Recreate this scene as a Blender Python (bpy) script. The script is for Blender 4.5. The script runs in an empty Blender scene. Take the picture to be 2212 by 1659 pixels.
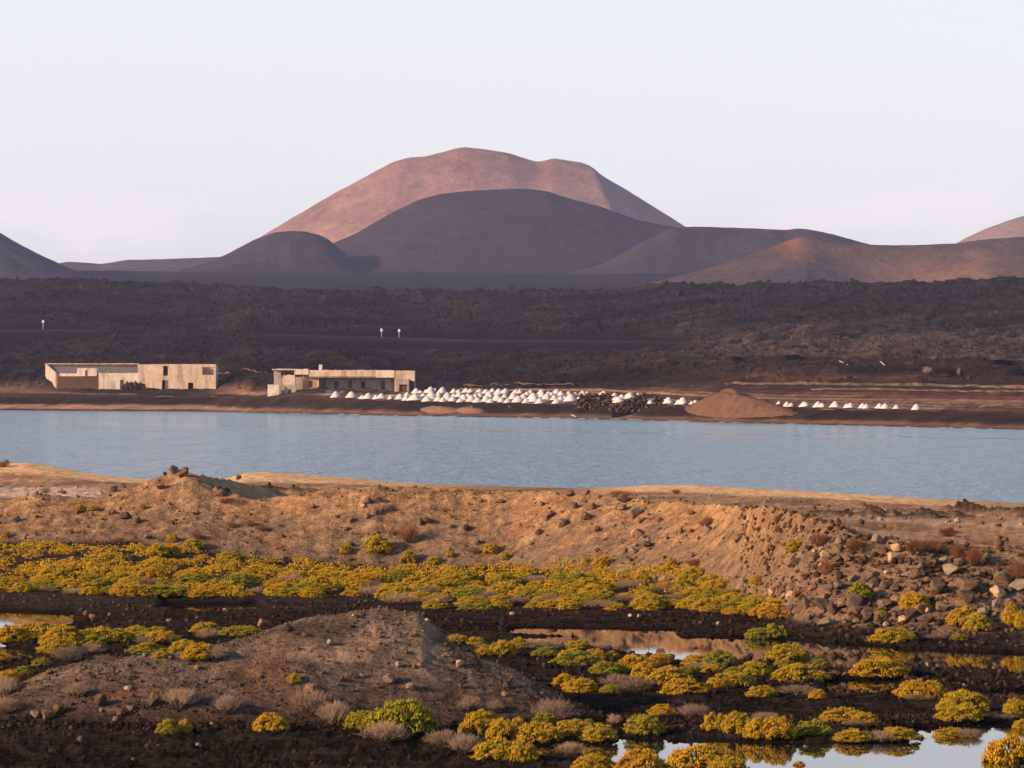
import bpy, bmesh, math, random
import numpy as np
from mathutils import Vector, Matrix

# ------------------------------------------------------------------ camera, sky, sun, exposure
scene = bpy.context.scene
C = scene.collection
CAM_H = 6.3                       # metres above the lagoon
FU, CU, CV = 8640.0, 1106.0, 829.5  # measuring frame: 2212 x 1659 units, level camera
cam_d = bpy.data.cameras.new('camera')
cam_d.sensor_width = 36.0
cam_d.lens = 36.0 * FU / 2212.0
cam_d.clip_start = 1.0
cam_d.clip_end = 40000.0
cam = bpy.data.objects.new('camera', cam_d)
C.objects.link(cam)
cam.location = (0, 0, CAM_H)
cam.rotation_euler = (math.radians(90), 0, 0)
scene.camera = cam

SUN_EL = math.radians(18.0)
sxy = Vector((-0.92, -0.39)).normalized()
SUN_DIR = Vector((sxy.x * math.cos(SUN_EL), sxy.y * math.cos(SUN_EL), math.sin(SUN_EL)))
world = bpy.data.worlds.new('World')
scene.world = world
world.use_nodes = True
wn, wl = world.node_tree.nodes, world.node_tree.links
wn.clear()
w_out = wn.new('ShaderNodeOutputWorld')
w_bg = wn.new('ShaderNodeBackground')
sky = wn.new('ShaderNodeTexSky')
sky.sky_type = 'NISHITA'
sky.sun_disc = False
sky.sun_elevation = SUN_EL
sky.sun_rotation = math.atan2(SUN_DIR.x, SUN_DIR.y)
sky.altitude = 10.0
sky.air_density = 1.0
sky.dust_density = 0.8
sky.ozone_density = 1.0
w_bg.inputs['Strength'].default_value = 0.115
# thin rosy cloud puffs low over the horizon, all the way round
geo = wn.new('ShaderNodeTexCoord')
mp = wn.new('ShaderNodeMapping')
mp.inputs['Scale'].default_value = (22, 22, 60)
mp.inputs['Location'].default_value = (7.7, 0.0, -0.11)
nz = wn.new('ShaderNodeTexNoise')
nz.inputs['Scale'].default_value = 1.0
nz.inputs['Detail'].default_value = 5.0
nz.inputs['Roughness'].default_value = 0.55
cr = wn.new('ShaderNodeMapRange')
cr.inputs[1].default_value = 0.52
cr.inputs[2].default_value = 0.68
cr.inputs[3].default_value = 0.0
cr.inputs[4].default_value = 0.75
sep = wn.new('ShaderNodeSeparateXYZ')
band = wn.new('ShaderNodeMapRange')
band.inputs[1].default_value = 0.030
band.inputs[2].default_value = 0.060
band.inputs[3].default_value = 1.0
band.inputs[4].default_value = 0.0
mulc = wn.new('ShaderNodeMath')
mulc.operation = 'MULTIPLY'
mixc = wn.new('ShaderNodeMix')
mixc.data_type = 'RGBA'
mixc.inputs[7].default_value = (6.5, 5.85, 5.8, 1)
wl.new(geo.outputs['Generated'], mp.inputs[0])
wl.new(mp.outputs[0], nz.inputs['Vector'])
wl.new(nz.outputs['Fac'], cr.inputs[0])
wl.new(geo.outputs['Generated'], sep.inputs[0])
wl.new(sep.outputs['Z'], band.inputs[0])
wl.new(cr.outputs[0], mulc.inputs[0])
wl.new(band.outputs[0], mulc.inputs[1])
wl.new(mulc.outputs[0], mixc.inputs[0])
tint = wn.new('ShaderNodeMix')
tint.data_type = 'RGBA'
tint.blend_type = 'MULTIPLY'
tint.inputs[0].default_value = 1.0
tint.inputs[7].default_value = (0.95, 1.01, 1.20, 1)
wl.new(sky.outputs[0], tint.inputs[6])
# pale high veil of dust and moisture, thickest low down, the same all round
veil = wn.new('ShaderNodeMix')
veil.data_type = 'RGBA'
veil.inputs[7].default_value = (5.45, 5.36, 5.36, 1)
vfac = wn.new('ShaderNodeMapRange')
vfac.interpolation_type = 'SMOOTHSTEP'
for i_, x_ in enumerate((0.06, 0.32, 0.82, 0.0)):
    vfac.inputs[i_ + 1].default_value = x_
wl.new(tint.outputs[2], veil.inputs[6])
wl.new(vfac.outputs[0], veil.inputs[0])
wl.new(sep.outputs['Z'], vfac.inputs[0])
wl.new(veil.outputs[2], mixc.inputs[6])
wl.new(mixc.outputs[2], w_bg.inputs['Color'])
wl.new(w_bg.outputs[0], w_out.inputs['Surface'])

sun_d = bpy.data.lights.new('sun', 'SUN')
sun_d.energy = 5.0
sun_d.angle = math.radians(0.6)
sun_d.color = (1.0, 0.67, 0.42)
sun = bpy.data.objects.new('sun', sun_d)
C.objects.link(sun)
sun.rotation_euler = SUN_DIR.to_track_quat('Z', 'Y').to_euler()
sun.location = (-200, -100, 200)

vs_ = scene.view_settings
vs_.view_transform = 'Standard'
vs_.look = 'None'
vs_.exposure = 0.64
vs_.gamma = 1.0
vs_.use_curve_mapping = False
scene.render.engine = 'CYCLES'
scene.cycles.use_denoising = True
scene.cycles.max_bounces = 5
scene.cycles.diffuse_bounces = 2
scene.cycles.glossy_bounces = 3
scene.cycles.transparent_max_bounces = 4
scene.cycles.volume_bounces = 0
scene.cycles.sample_clamp_indirect = 4.0

R = random.Random(7)
RN = np.random.RandomState(11)

# ------------------------------------------------------------------ noise and measuring helpers
_perm = np.tile(np.random.RandomState(3).permutation(512), 3)
_ang = np.random.RandomState(4).rand(512) * 2 * np.pi
_gx, _gy = np.cos(_ang), np.sin(_ang)

def perlin(x, y):
    xi, yi = np.floor(x).astype(np.int64), np.floor(y).astype(np.int64)
    xf, yf = x - xi, y - yi
    u = xf * xf * xf * (xf * (xf * 6 - 15) + 10)
    v = yf * yf * yf * (yf * (yf * 6 - 15) + 10)
    xi &= 511
    yi &= 511
    x1, y1 = (xi + 1) & 511, (yi + 1) & 511
    def g(a, b, dx, dy):
        h = _perm[_perm[a] + b]
        return _gx[h] * dx + _gy[h] * dy
    n00, n10 = g(xi, yi, xf, yf), g(x1, yi, xf - 1, yf)
    n01, n11 = g(xi, y1, xf, yf - 1), g(x1, y1, xf - 1, yf - 1)
    a = n00 + u * (n10 - n00)
    b = n01 + u * (n11 - n01)
    return (a + v * (b - a)) * 1.5

def fbm(x, y, octaves=4, gain=0.5, lac=2.03):
    s, a, t = 0.0, 1.0, 0.0
    for o in range(octaves):
        s = s + a * perlin(x + 17.3 * o, y - 9.1 * o)
        t += a
        a *= gain
        x, y = x * lac, y * lac
    return s / t

def ridged(x, y, octaves=4, gain=0.55, lac=2.1):
    s, a, t = 0.0, 1.0, 0.0
    for o in range(octaves):
        s = s + a * (1 - 2 * np.abs(perlin(x + 31.7 * o, y + 5.3 * o)))
        t += a
        a *= gain
        x, y = x * lac, y * lac
    return s / t

def sstep(a, b, x):
    t = np.clip((x - a) / (b - a), 0, 1)
    return t * t * (3 - 2 * t)

def curve(*pts):
    xs, ys = np.array(pts[0::2], float), np.array(pts[1::2], float)
    return lambda u: np.interp(u, xs, ys)

def z_at(v, Y):
    return CAM_H - (v - CV) * Y / FU

def y_at(v, z=0.0):
    return (CAM_H - z) * FU / (v - CV)

def x_at(u, Y):
    return (u - CU) * Y / FU

class Fan:
    """Terrain grid whose columns fan out with distance; Y and Z are [rows, columns]."""
    def __init__(self, U, Y, Z):
        self.U, self.Y, self.Z = U, Y, Z
        self.V = CV + (CAM_H - Z) * FU / Y
    def col(self, u):
        i = min(max(int(np.searchsorted(self.U, u)), 1), len(self.U) - 1)
        return i if self.U[i] - u < u - self.U[i - 1] else i - 1
    def hit(self, u, v):
        c = self.col(u)
        w = np.nonzero(self.V[:, c] <= v)[0]
        k = int(w[0]) if len(w) else self.Y.shape[0] - 1
        Y = float(self.Y[k, c])
        if k > 0:
            a, b = float(self.V[k - 1, c]), float(self.V[k, c])
            t = 0 if abs(a - b) < 1e-9 else min(max((a - v) / (a - b), 0), 1)
            Y = float(self.Y[k - 1, c]) * (1 - t) + Y * t
        return x_at(u, Y), Y, self.height(u, Y)
    def height(self, u, Y):
        c = self.col(u)
        return float(np.interp(Y, self.Y[:, c], self.Z[:, c]))
    def height_xy(self, x, y):
        return self.height(CU + x * FU / y, y)

# ------------------------------------------------------------------ mesh helpers
def mesh_from(name, verts, faces, smooth=False):
    me = bpy.data.meshes.new(name)
    me.from_pydata([tuple(v) for v in verts], [], [tuple(f) for f in faces])
    if smooth:
        me.polygons.foreach_set('use_smooth', [True] * len(me.polygons))
    me.update()
    return me

def mesh_np(name, V, Fq, smooth=False, col=None, tint=None):
    """V [n,3], Fq [m,k] all faces with k corners."""
    V = np.ascontiguousarray(V, np.float32)
    Fq = np.ascontiguousarray(Fq, np.int32)
    n, (m, k) = len(V), Fq.shape
    me = bpy.data.meshes.new(name)
    me.vertices.add(n)
    me.vertices.foreach_set('co', V.ravel())
    me.loops.add(m * k)
    me.loops.foreach_set('vertex_index', Fq.ravel())
    me.polygons.add(m)
    me.polygons.foreach_set('loop_start', np.arange(0, m * k, k, dtype=np.int32))
    me.polygons.foreach_set('loop_total', np.full(m, k, np.int32))
    if smooth:
        me.polygons.foreach_set('use_smooth', np.ones(m, bool))
    if col is not None:
        a = me.attributes.new('col', 'FLOAT_COLOR', 'POINT')
        c4 = np.ones((n, 4), np.float32)
        c4[:, :3] = col
        a.data.foreach_set('color', c4.ravel())
    if tint is not None:
        a = me.attributes.new('tint', 'FLOAT', 'POINT')
        a.data.foreach_set('value', np.ascontiguousarray(tint, np.float32))
    me.update(calc_edges=True)
    me.validate()
    return me

def grid_faces(nr, nc):
    i = np.arange(nr * nc).reshape(nr, nc)
    return np.stack([i[:-1, :-1], i[:-1, 1:], i[1:, 1:], i[1:, :-1]], -1).reshape(-1, 4)

def link(name, me, mat=None, parent=None):
    o = bpy.data.objects.new(name, me)
    C.objects.link(o)
    if mat is not None and me is not None and len(me.materials) == 0:
        me.materials.append(mat)
    if parent is not None:
        o.parent = parent
    return o

def tag(o, label=None, cat=None, group=None, kind=None):
    if label:
        o['label'] = label
    if cat:
        o['category'] = cat
    if group:
        o['group'] = group
    if kind:
        o['kind'] = kind
    return o

# ------------------------------------------------------------------ materials
def new_mat(name):
    m = bpy.data.materials.new(name)
    m.use_nodes = True
    n, l = m.node_tree.nodes, m.node_tree.links
    b = n['Principled BSDF']
    b.inputs['Roughness'].default_value = 0.95
    b.inputs['Specular IOR Level'].default_value = 0.0
    return m, n, l, b

def noise_node(n, l, scale, detail=4, rough=0.6, coord='Object', stretch=None):
    tc = n.new('ShaderNodeTexCoord')
    t = n.new('ShaderNodeTexNoise')
    t.inputs['Scale'].default_value = scale
    t.inputs['Detail'].default_value = detail
    t.inputs['Roughness'].default_value = rough
    if stretch:
        mpn = n.new('ShaderNodeMapping')
        mpn.inputs['Scale'].default_value = stretch
        l.new(tc.outputs[coord], mpn.inputs[0])
        l.new(mpn.outputs[0], t.inputs['Vector'])
    else:
        l.new(tc.outputs[coord], t.inputs['Vector'])
    return t

def map_range(n, l, src, a, b, c, d):
    m = n.new('ShaderNodeMapRange')
    for i, x in enumerate((a, b, c, d)):
        m.inputs[i + 1].default_value = x
    l.new(src, m.inputs[0])
    return m.outputs[0]

def mix_rgb(n, l, fac, a, b, mode='MIX'):
    m = n.new('ShaderNodeMix')
    m.data_type = 'RGBA'
    m.blend_type = mode
    for idx, x in ((0, fac), (6, a), (7, b)):
        if isinstance(x, (int, float)):
            m.inputs[idx].default_value = x
        elif isinstance(x, tuple):
            m.inputs[idx].default_value = (*x, 1) if len(x) == 3 else x
        else:
            l.new(x, m.inputs[idx])
    return m.outputs[2]

def mat_ground(name, scales, spread=0.45, bump=0.3, bdist=0.1):
    """Ground whose soil colour comes from the 'col' attribute, broken up by grain."""
    m, n, l, b = new_mat(name)
    at = n.new('ShaderNodeAttribute')
    at.attribute_name = 'col'
    c = at.outputs['Color']
    first = None
    for s in scales:
        t = noise_node(n, l, s, 5, 0.65)
        first = first or t
        f = map_range(n, l, t.outputs['Fac'], 0.3, 0.7, 1 - spread, 1 + spread)
        cmb = n.new('ShaderNodeCombineColor')
        for i in range(3):
            l.new(f, cmb.inputs[i])
        c = mix_rgb(n, l, 1.0, c, cmb.outputs[0], 'MULTIPLY')
    l.new(c, b.inputs['Base Color'])
    bp = n.new('ShaderNodeBump')
    bp.inputs['Strength'].default_value = bump
    bp.inputs['Distance'].default_value = bdist
    l.new(first.outputs['Fac'], bp.inputs['Height'])
    l.new(bp.outputs[0], b.inputs['Normal'])
    return m

def mat_noise(name, c1, c2, scale, rough=0.95, bump=0.0, bdist=0.02, detail=5, lo=0.35, hi=0.65, per_object=0.0):
    m, n, l, b = new_mat(name)
    t = noise_node(n, l, scale, detail, 0.65)
    f = map_range(n, l, t.outputs['Fac'], lo, hi, 0, 1)
    c = mix_rgb(n, l, f, c1, c2)
    if per_object:
        oi = n.new('ShaderNodeObjectInfo')
        k = map_range(n, l, oi.outputs['Random'], 0, 1, 1 - per_object, 1 + per_object)
        cmb = n.new('ShaderNodeCombineColor')
        for i in range(3):
            l.new(k, cmb.inputs[i])
        c = mix_rgb(n, l, 1.0, c, cmb.outputs[0], 'MULTIPLY')
    l.new(c, b.inputs['Base Color'])
    b.inputs['Roughness'].default_value = rough
    if bump:
        bp = n.new('ShaderNodeBump')
        bp.inputs['Strength'].default_value = bump
        bp.inputs['Distance'].default_value = bdist
        l.new(t.outputs['Fac'], bp.inputs['Height'])
        l.new(bp.outputs[0], b.inputs['Normal'])
    return m

def mat_leaf(name, ca, cb, cc):
    """Leaf colour drifts from ca to cb by leaf and towards cc by whole plant."""
    m, n, l, b = new_mat(name)
    at = n.new('ShaderNodeAttribute')
    at.attribute_name = 'tint'
    oi = n.new('ShaderNodeObjectInfo')
    c = mix_rgb(n, l, at.outputs['Fac'], ca, cb)
    k = map_range(n, l, oi.outputs['Random'], 0.35, 1.0, 0.0, 0.75)
    c = mix_rgb(n, l, k, c, cc)
    l.new(c, b.inputs['Base Color'])
    b.inputs['Roughness'].default_value = 0.7
    return m

M = {}
M['fg'] = mat_ground('foreground_soil', (11.0, 2.2), 0.48, 0.9, 0.09)
M['far'] = mat_ground('far_soil', (0.12, 0.6), 0.4, 0.4, 0.6)
M['mount'] = mat_ground('mountain_soil', (0.06, 0.012, 0.25), 0.24, 0.6, 4.0)
M['rock_dark'] = mat_noise('basalt', (0.080, 0.052, 0.033), (0.185, 0.120, 0.072), 5.0, bump=0.5, per_object=0.35)
M['rock_tan'] = mat_noise('tan_rock', (0.34, 0.205, 0.11), (0.48, 0.31, 0.18), 4.0, bump=0.4, per_object=0.15)
M['rock_grey'] = mat_noise('grey_rock', (0.155, 0.115, 0.078), (0.25, 0.19, 0.128), 4.0, bump=0.4, per_object=0.2)
M['rock_red'] = mat_noise('red_rock', (0.14, 0.075, 0.045), (0.23, 0.13, 0.078), 4.0, bump=0.4, per_object=0.2)
M['gravel'] = mat_noise('black_gravel', (0.022, 0.017, 0.016), (0.085, 0.062, 0.05), 1.7, bump=0.3)
M['lava'] = mat_noise('lava_block', (0.026, 0.020, 0.019), (0.075, 0.054, 0.047), 0.2, bump=0.3)
M['leaf_Y'] = mat_leaf('yellow_leaf', (0.48, 0.300, 0.020), (0.34, 0.245, 0.028), (0.50, 0.262, 0.02))
M['leaf_G'] = mat_leaf('green_leaf', (0.30, 0.255, 0.024), (0.165, 0.17, 0.03), (0.36, 0.27, 0.022))
M['leaf_O'] = mat_leaf('orange_leaf', (0.52, 0.27, 0.018), (0.45, 0.31, 0.025), (0.48, 0.22, 0.025))
M['leaf_D'] = mat_leaf('dead_twig', (0.37, 0.255, 0.165), (0.26, 0.175, 0.11), (0.41, 0.285, 0.185))
M['leaf_R'] = mat_leaf('red_twig', (0.30, 0.10, 0.045), (0.20, 0.085, 0.04), (0.30, 0.15, 0.07))
M['leaf_K'] = mat_leaf('dark_twig', (0.028, 0.020, 0.014), (0.016, 0.012, 0.009), (0.03, 0.022, 0.015))
M['twig'] = mat_noise('twig', (0.10, 0.065, 0.045), (0.18, 0.12, 0.08), 8.0)
M['salt'] = mat_noise('salt', (0.56, 0.48, 0.435), (0.64, 0.56, 0.51), 1.5, bump=0.15, bdist=0.05)

def mat_plaster(name, c1, c2, c3, scale=0.5):
    """Old limewash: clean, dirty and bare patches with their own outlines, and rain streaks."""
    m, n, l, b = new_mat(name)
    t = noise_node(n, l, scale, 6, 0.7)
    t2 = noise_node(n, l, scale * 0.9, 5, 0.7, stretch=(1.6, 1.6, 0.35))
    t3 = noise_node(n, l, scale * 3.5, 5, 0.75)
    c = mix_rgb(n, l, map_range(n, l, t.outputs['Fac'], 0.42, 0.62, 0, 1), c1, c2)
    c = mix_rgb(n, l, map_range(n, l, t2.outputs['Fac'], 0.50, 0.66, 0, 0.8), c, c3)
    c = mix_rgb(n, l, map_range(n, l, t3.outputs['Fac'], 0.54, 0.68, 0, 0.7), c, c3)
    l.new(c, b.inputs['Base Color'])
    bp = n.new('ShaderNodeBump')
    bp.inputs['Strength'].default_value = 0.4
    bp.inputs['Distance'].default_value = 0.06
    l.new(t3.outputs['Fac'], bp.inputs['Height'])
    l.new(bp.outputs[0], b.inputs['Normal'])
    return m

M['plaster'] = mat_plaster('limewash', (0.72, 0.54, 0.37), (0.58, 0.41, 0.265), (0.33, 0.20, 0.125))
M['plaster_w'] = mat_plaster('white_limewash', (0.80, 0.67, 0.52), (0.68, 0.53, 0.38), (0.38, 0.25, 0.165))
M['plaster_g'] = mat_plaster('grey_plaster', (0.46, 0.38, 0.31), (0.36, 0.285, 0.225), (0.19, 0.14, 0.105))
M['ochre'] = mat_plaster('ochre_plaster', (0.55, 0.30, 0.13), (0.45, 0.23, 0.10), (0.30, 0.18, 0.12))
M['concrete'] = mat_plaster('concrete', (0.24, 0.195, 0.165), (0.18, 0.145, 0.12), (0.12, 0.09, 0.07))
M['door_red'] = mat_noise('red_door_paint', (0.20, 0.055, 0.045), (0.13, 0.045, 0.04), 2.0, 0.7)
M['door_grey'] = mat_noise('grey_door_wood', (0.22, 0.17, 0.14), (0.14, 0.11, 0.09), 2.0, 0.8)
M['wood'] = mat_noise('dark_wood', (0.07, 0.05, 0.04), (0.11, 0.08, 0.06), 3.0)
M['sand_heap'] = mat_noise('heaped_sand', (0.098, 0.053, 0.035), (0.145, 0.080, 0.052), 0.5, bump=0.5, bdist=0.15)
M['gravel_heap'] = mat_noise('heaped_gravel', (0.17, 0.102, 0.068), (0.24, 0.15, 0.10), 0.6, bump=0.5, bdist=0.15)
M['sign_white'] = mat_noise('sign_white', (0.75, 0.72, 0.68), (0.68, 0.66, 0.6), 2.0, 0.5)
M['steel'] = mat_noise('galvanised_steel', (0.42, 0.41, 0.38), (0.5, 0.48, 0.45), 3.0, 0.5)
M['tyre_dark'] = mat_noise('sign_back', (0.12, 0.12, 0.12), (0.16, 0.16, 0.16), 2.0, 0.6)
M['asphalt'] = mat_noise('asphalt', (0.045, 0.04, 0.04), (0.06, 0.055, 0.052), 0.5)
M['ruin'] = mat_noise('ruin_stone', (0.055, 0.035, 0.025), (0.12, 0.078, 0.054), 0.9, bump=0.5, bdist=0.2, per_object=0.45)
M['wall_pale'] = mat_noise('pale_stone', (0.14, 0.098, 0.072), (0.04, 0.027, 0.021), 0.3, bump=0.4, bdist=0.2)
M['wall_dark'] = mat_noise('dark_stone', (0.010, 0.0075, 0.0065), (0.024, 0.016, 0.0125), 0.9, bump=0.5, bdist=0.2)

# water: ripples are a bump in world metres, calmer along drifting slicks
def mat_water(name, deep, rough, waves, bstr, bdist, slicks=False):
    m, n, l, b = new_mat(name)
    b.inputs['Base Color'].default_value = (*deep, 1)
    b.inputs['Roughness'].default_value = rough
    b.inputs['Specular IOR Level'].default_value = 0.5
    b.inputs['IOR'].default_value = 1.333
    h = None
    for (sx, sy, amp) in waves:
        t = noise_node(n, l, 1.0, 3, 0.55, stretch=(sx, sy, 1))
        mm = n.new('ShaderNodeMath')
        mm.operation = 'MULTIPLY'
        mm.inputs[1].default_value = amp
        l.new(t.outputs['Fac'], mm.inputs[0])
        if h is None:
            h = mm.outputs[0]
        else:
            ad = n.new('ShaderNodeMath')
            ad.operation = 'ADD'
            l.new(h, ad.inputs[0])
            l.new(mm.outputs[0], ad.inputs[1])
            h = ad.outputs[0]
    bp = n.new('ShaderNodeBump')
    bp.inputs['Strength'].default_value = bstr
    bp.inputs['Distance'].default_value = bdist
    l.new(h, bp.inputs['Height'])
    if slicks:
        at = n.new('ShaderNodeAttribute')
        at.attribute_name = 'tint'
        l.new(map_range(n, l, at.outputs['Fac'], 0, 1, bstr, bstr * 0.15), bp.inputs['Strength'])
        l.new(map_range(n, l, at.outputs['Fac'], 0, 1, rough, rough * 0.6), b.inputs['Roughness'])
    l.new(bp.outputs[0], b.inputs['Normal'])
    return m

M['lagoon'] = mat_water('lagoon_water', (0.06, 0.15, 0.19), 0.13, ((0.7, 0.14, 1.2), (0.16, 0.03, 2.4), (2.2, 0.5, 0.5)), 1.0, 1.3, True)
M['pond'] = mat_water('pool_water', (0.012, 0.010, 0.009), 0.015, ((3.0, 3.0, 1.0),), 0.05, 0.01)

# ------------------------------------------------------------------ foreground terrain
U1 = np.concatenate([np.arange(-900.0, -80.0, 13.0), np.arange(-80.0, 2290.0, 3.4), np.arange(2290.0, 3160.0, 13.0)])
v_base = curve(-320, 1165, 0, 1173, 250, 1173, 475, 1195, 553, 1208, 678, 1212, 803, 1226, 1103, 1228, 1356, 1250,
               1506, 1268, 1600, 1290, 1660, 1322, 1730, 1346, 1809, 1355, 1984, 1365, 2209, 1368, 2540, 1372)
v_crest = curve(-320, 1100, 0, 1086, 77, 1068, 150, 1070, 225, 1074, 290, 1053, 345, 1029, 375, 1017, 395, 1016, 415, 1023,
                450, 1045, 500, 1064, 550, 1079, 603, 1072, 673, 1060, 803, 1054, 878, 1055, 1106, 1063, 1213, 1064,
                1331, 1075, 1418, 1083, 1531, 1093, 1659, 1099, 1759, 1120, 1850, 1150, 1909, 1167, 2000, 1176, 2209, 1188, 2540, 1200)
run_b = curve(-320, 4.2, 250, 5.0, 385, 6.2, 500, 4.6, 800, 4.4, 1103, 5.5, 1356, 8.0, 1506, 8.6, 1600, 9.0, 1700, 8.0, 1850, 6.2, 2540, 6.0)
v_bar = curve(-320, 992, 0, 998, 60, 1000, 120, 1008, 180, 1020, 250, 1030, 300, 1034, 420, 1040, 490, 1033, 530, 1022, 580, 1019.5,
              650, 1024, 750, 1031, 850, 1041, 950, 1047, 1100, 1053, 1250, 1056, 1330, 1053, 1400, 1048, 1500, 1047.5,
              1600, 1054, 1750, 1061, 1850, 1067, 2000, 1077, 2100, 1083, 2212, 1090, 2540, 1108)
y_bar = curve(-320, 262, 0, 255, 270, 245, 530, 238, 1100, 236, 1500, 222, 2000, 205, 2212, 200, 2540, 190)
v_m1 = curve(-320, 1560, -120, 1540, 0, 1498, 37, 1480, 100, 1452, 175, 1430, 275, 1421, 375, 1409, 460, 1395, 550, 1374, 640, 1341,
             728, 1327, 813, 1313, 853, 1318, 890, 1333, 965, 1366, 1015, 1396, 1103, 1443, 1193, 1492, 1270, 1532, 1330, 1548, 2540, 1548)
v_m1b = curve(-320, 1552, 0, 1556, 350, 1562, 803, 1560, 1193, 1558, 2540, 1556)
run_m = curve(-320, 1.8, 0, 2.6, 275, 3.0, 550, 3.6, 813, 4.4, 965, 4.0, 1103, 3.0, 1270, 1.8, 2540, 1.5)

def smooth_curve(a, k=5):
    w = np.hanning(2 * k + 3)[1:-1]
    w /= w.sum()
    return np.convolve(np.pad(a, k, 'edge'), w, 'valid')

y_line = 139.0 - (U1 + 300.0) * (6.0 / 1400.0)
wl_ = 1 - sstep(950, 1200, U1)
zb0 = smooth_curve(0.2 * (1 - wl_) + np.clip(z_at(v_base(U1), y_line), 0.12, 0.9) * wl_, 12)
yb = smooth_curve(y_at(v_base(U1), zb0))
yc = smooth_curve(yb + run_b(U1))
zc = smooth_curve(z_at(v_crest(U1), yc), 3)
ybar = y_bar(U1)
zbar = np.maximum(smooth_curve(z_at(v_bar(U1), ybar), 4), 0.16)
ymb = smooth_curve(y_at(v_m1b(U1), 0.1))
ymc = smooth_curve(ymb + run_m(U1))
zmc = np.maximum(smooth_curve(z_at(v_m1(U1), ymc), 3), 0.0)
plat = sstep(1480, 1760, U1)
k3aY, k3aZ = yc + 1.6, zc - 0.15
k3bY = (yc + 5.5) * (1 - plat) + np.maximum(129, yc + 8) * plat
k3bZ = 0.75 * (1 - plat) + 2.0 * plat
k3cY = k3bY + 9
k3cZ = 0.55 * (1 - plat) + 1.1 * plat
k4Y, k4Z = ybar - 13, np.minimum(0.42, zbar * 0.7)

segs = [(np.full_like(U1, 50.0), 42), (ymb - 1.5, 24), (ymb, 92), (ymc, 24), (ymc + 5.0, 146), (yb - 1.0, 14), (yb + 0.0, 96),
        (yc, 20), (k3aY, 14), (k3bY, 30), (k3cY, 60), (k4Y, 34), (ybar, 20), (ybar + 14, 6), (ybar + 40, 1)]
rows = []
for (a, n), (b, _) in zip(segs[:-1], segs[1:]):
    for i in range(n):
        rows.append(a + (b - a) * (i / n))
rows.append(segs[-1][0])
Yg = np.array(rows)
nr, nc = Yg.shape
Xg = (U1[None, :] - CU) * Yg / FU
Ug = np.broadcast_to(U1[None, :], Yg.shape)
Vflat = CV + CAM_H * FU / Yg

# base profile, column by column
Zg = np.zeros_like(Yg)
for j in range(nc):
    ky = [40, yb[j] - 2.5, yb[j], yb[j] + 0.45 * (yc[j] - yb[j]), yc[j] - 0.5, yc[j], k3aY[j], k3bY[j], k3cY[j], k4Y[j], ybar[j] - 4, ybar[j], ybar[j] + 5, ybar[j] + 10, ybar[j] + 40]
    zq = zb0[j]
    kz = [0.10, zq - 0.06, zq + 0.04, zq + 0.04 + 0.42 * (zc[j] - zq - 0.04), zc[j] - 0.16, zc[j], k3aZ[j], k3bZ[j], k3cZ[j], k4Z[j], zbar[j] * 0.8, zbar[j], zbar[j] * 0.7, -0.08, -1.4]
    Zg[:, j] = np.interp(Yg[:, j], ky, kz)
# second dark ridge running back from the high knob of the bank
def ridge_bump(p, q, h0, h1, w):
    px_, py_ = p
    dx, dy = q[0] - px_, q[1] - py_
    L2 = dx * dx + dy * dy
    t = np.clip(((Xg - px_) * dx + (Yg - py_) * dy) / L2, 0, 1)
    d = np.hypot(Xg - (px_ + t * dx), Yg - (py_ + t * dy))
    return (h0 + (h1 - h0) * t) * np.clip(1 - d / w, 0, 1)
rA, rB = (x_at(405, 157), 157.5), (x_at(560, 166), 168)
rb = ridge_bump(rA, rB, z_at(1021, 157.5), z_at(1046, 168), 5.0)
Zg = np.where(rb > 0.05, np.maximum(Zg, rb), Zg)

n_big = fbm(Xg * 0.16, Yg * 0.16, 3)
n_mid = fbm(Xg * 0.75, Yg * 0.75, 4, 0.55)
n_fine = fbm(Xg * 3.1, Yg * 3.1, 4, 0.62)
n_lump = ridged(Xg * 1.1 + 40, Yg * 1.1, 4, 0.6)

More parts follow.
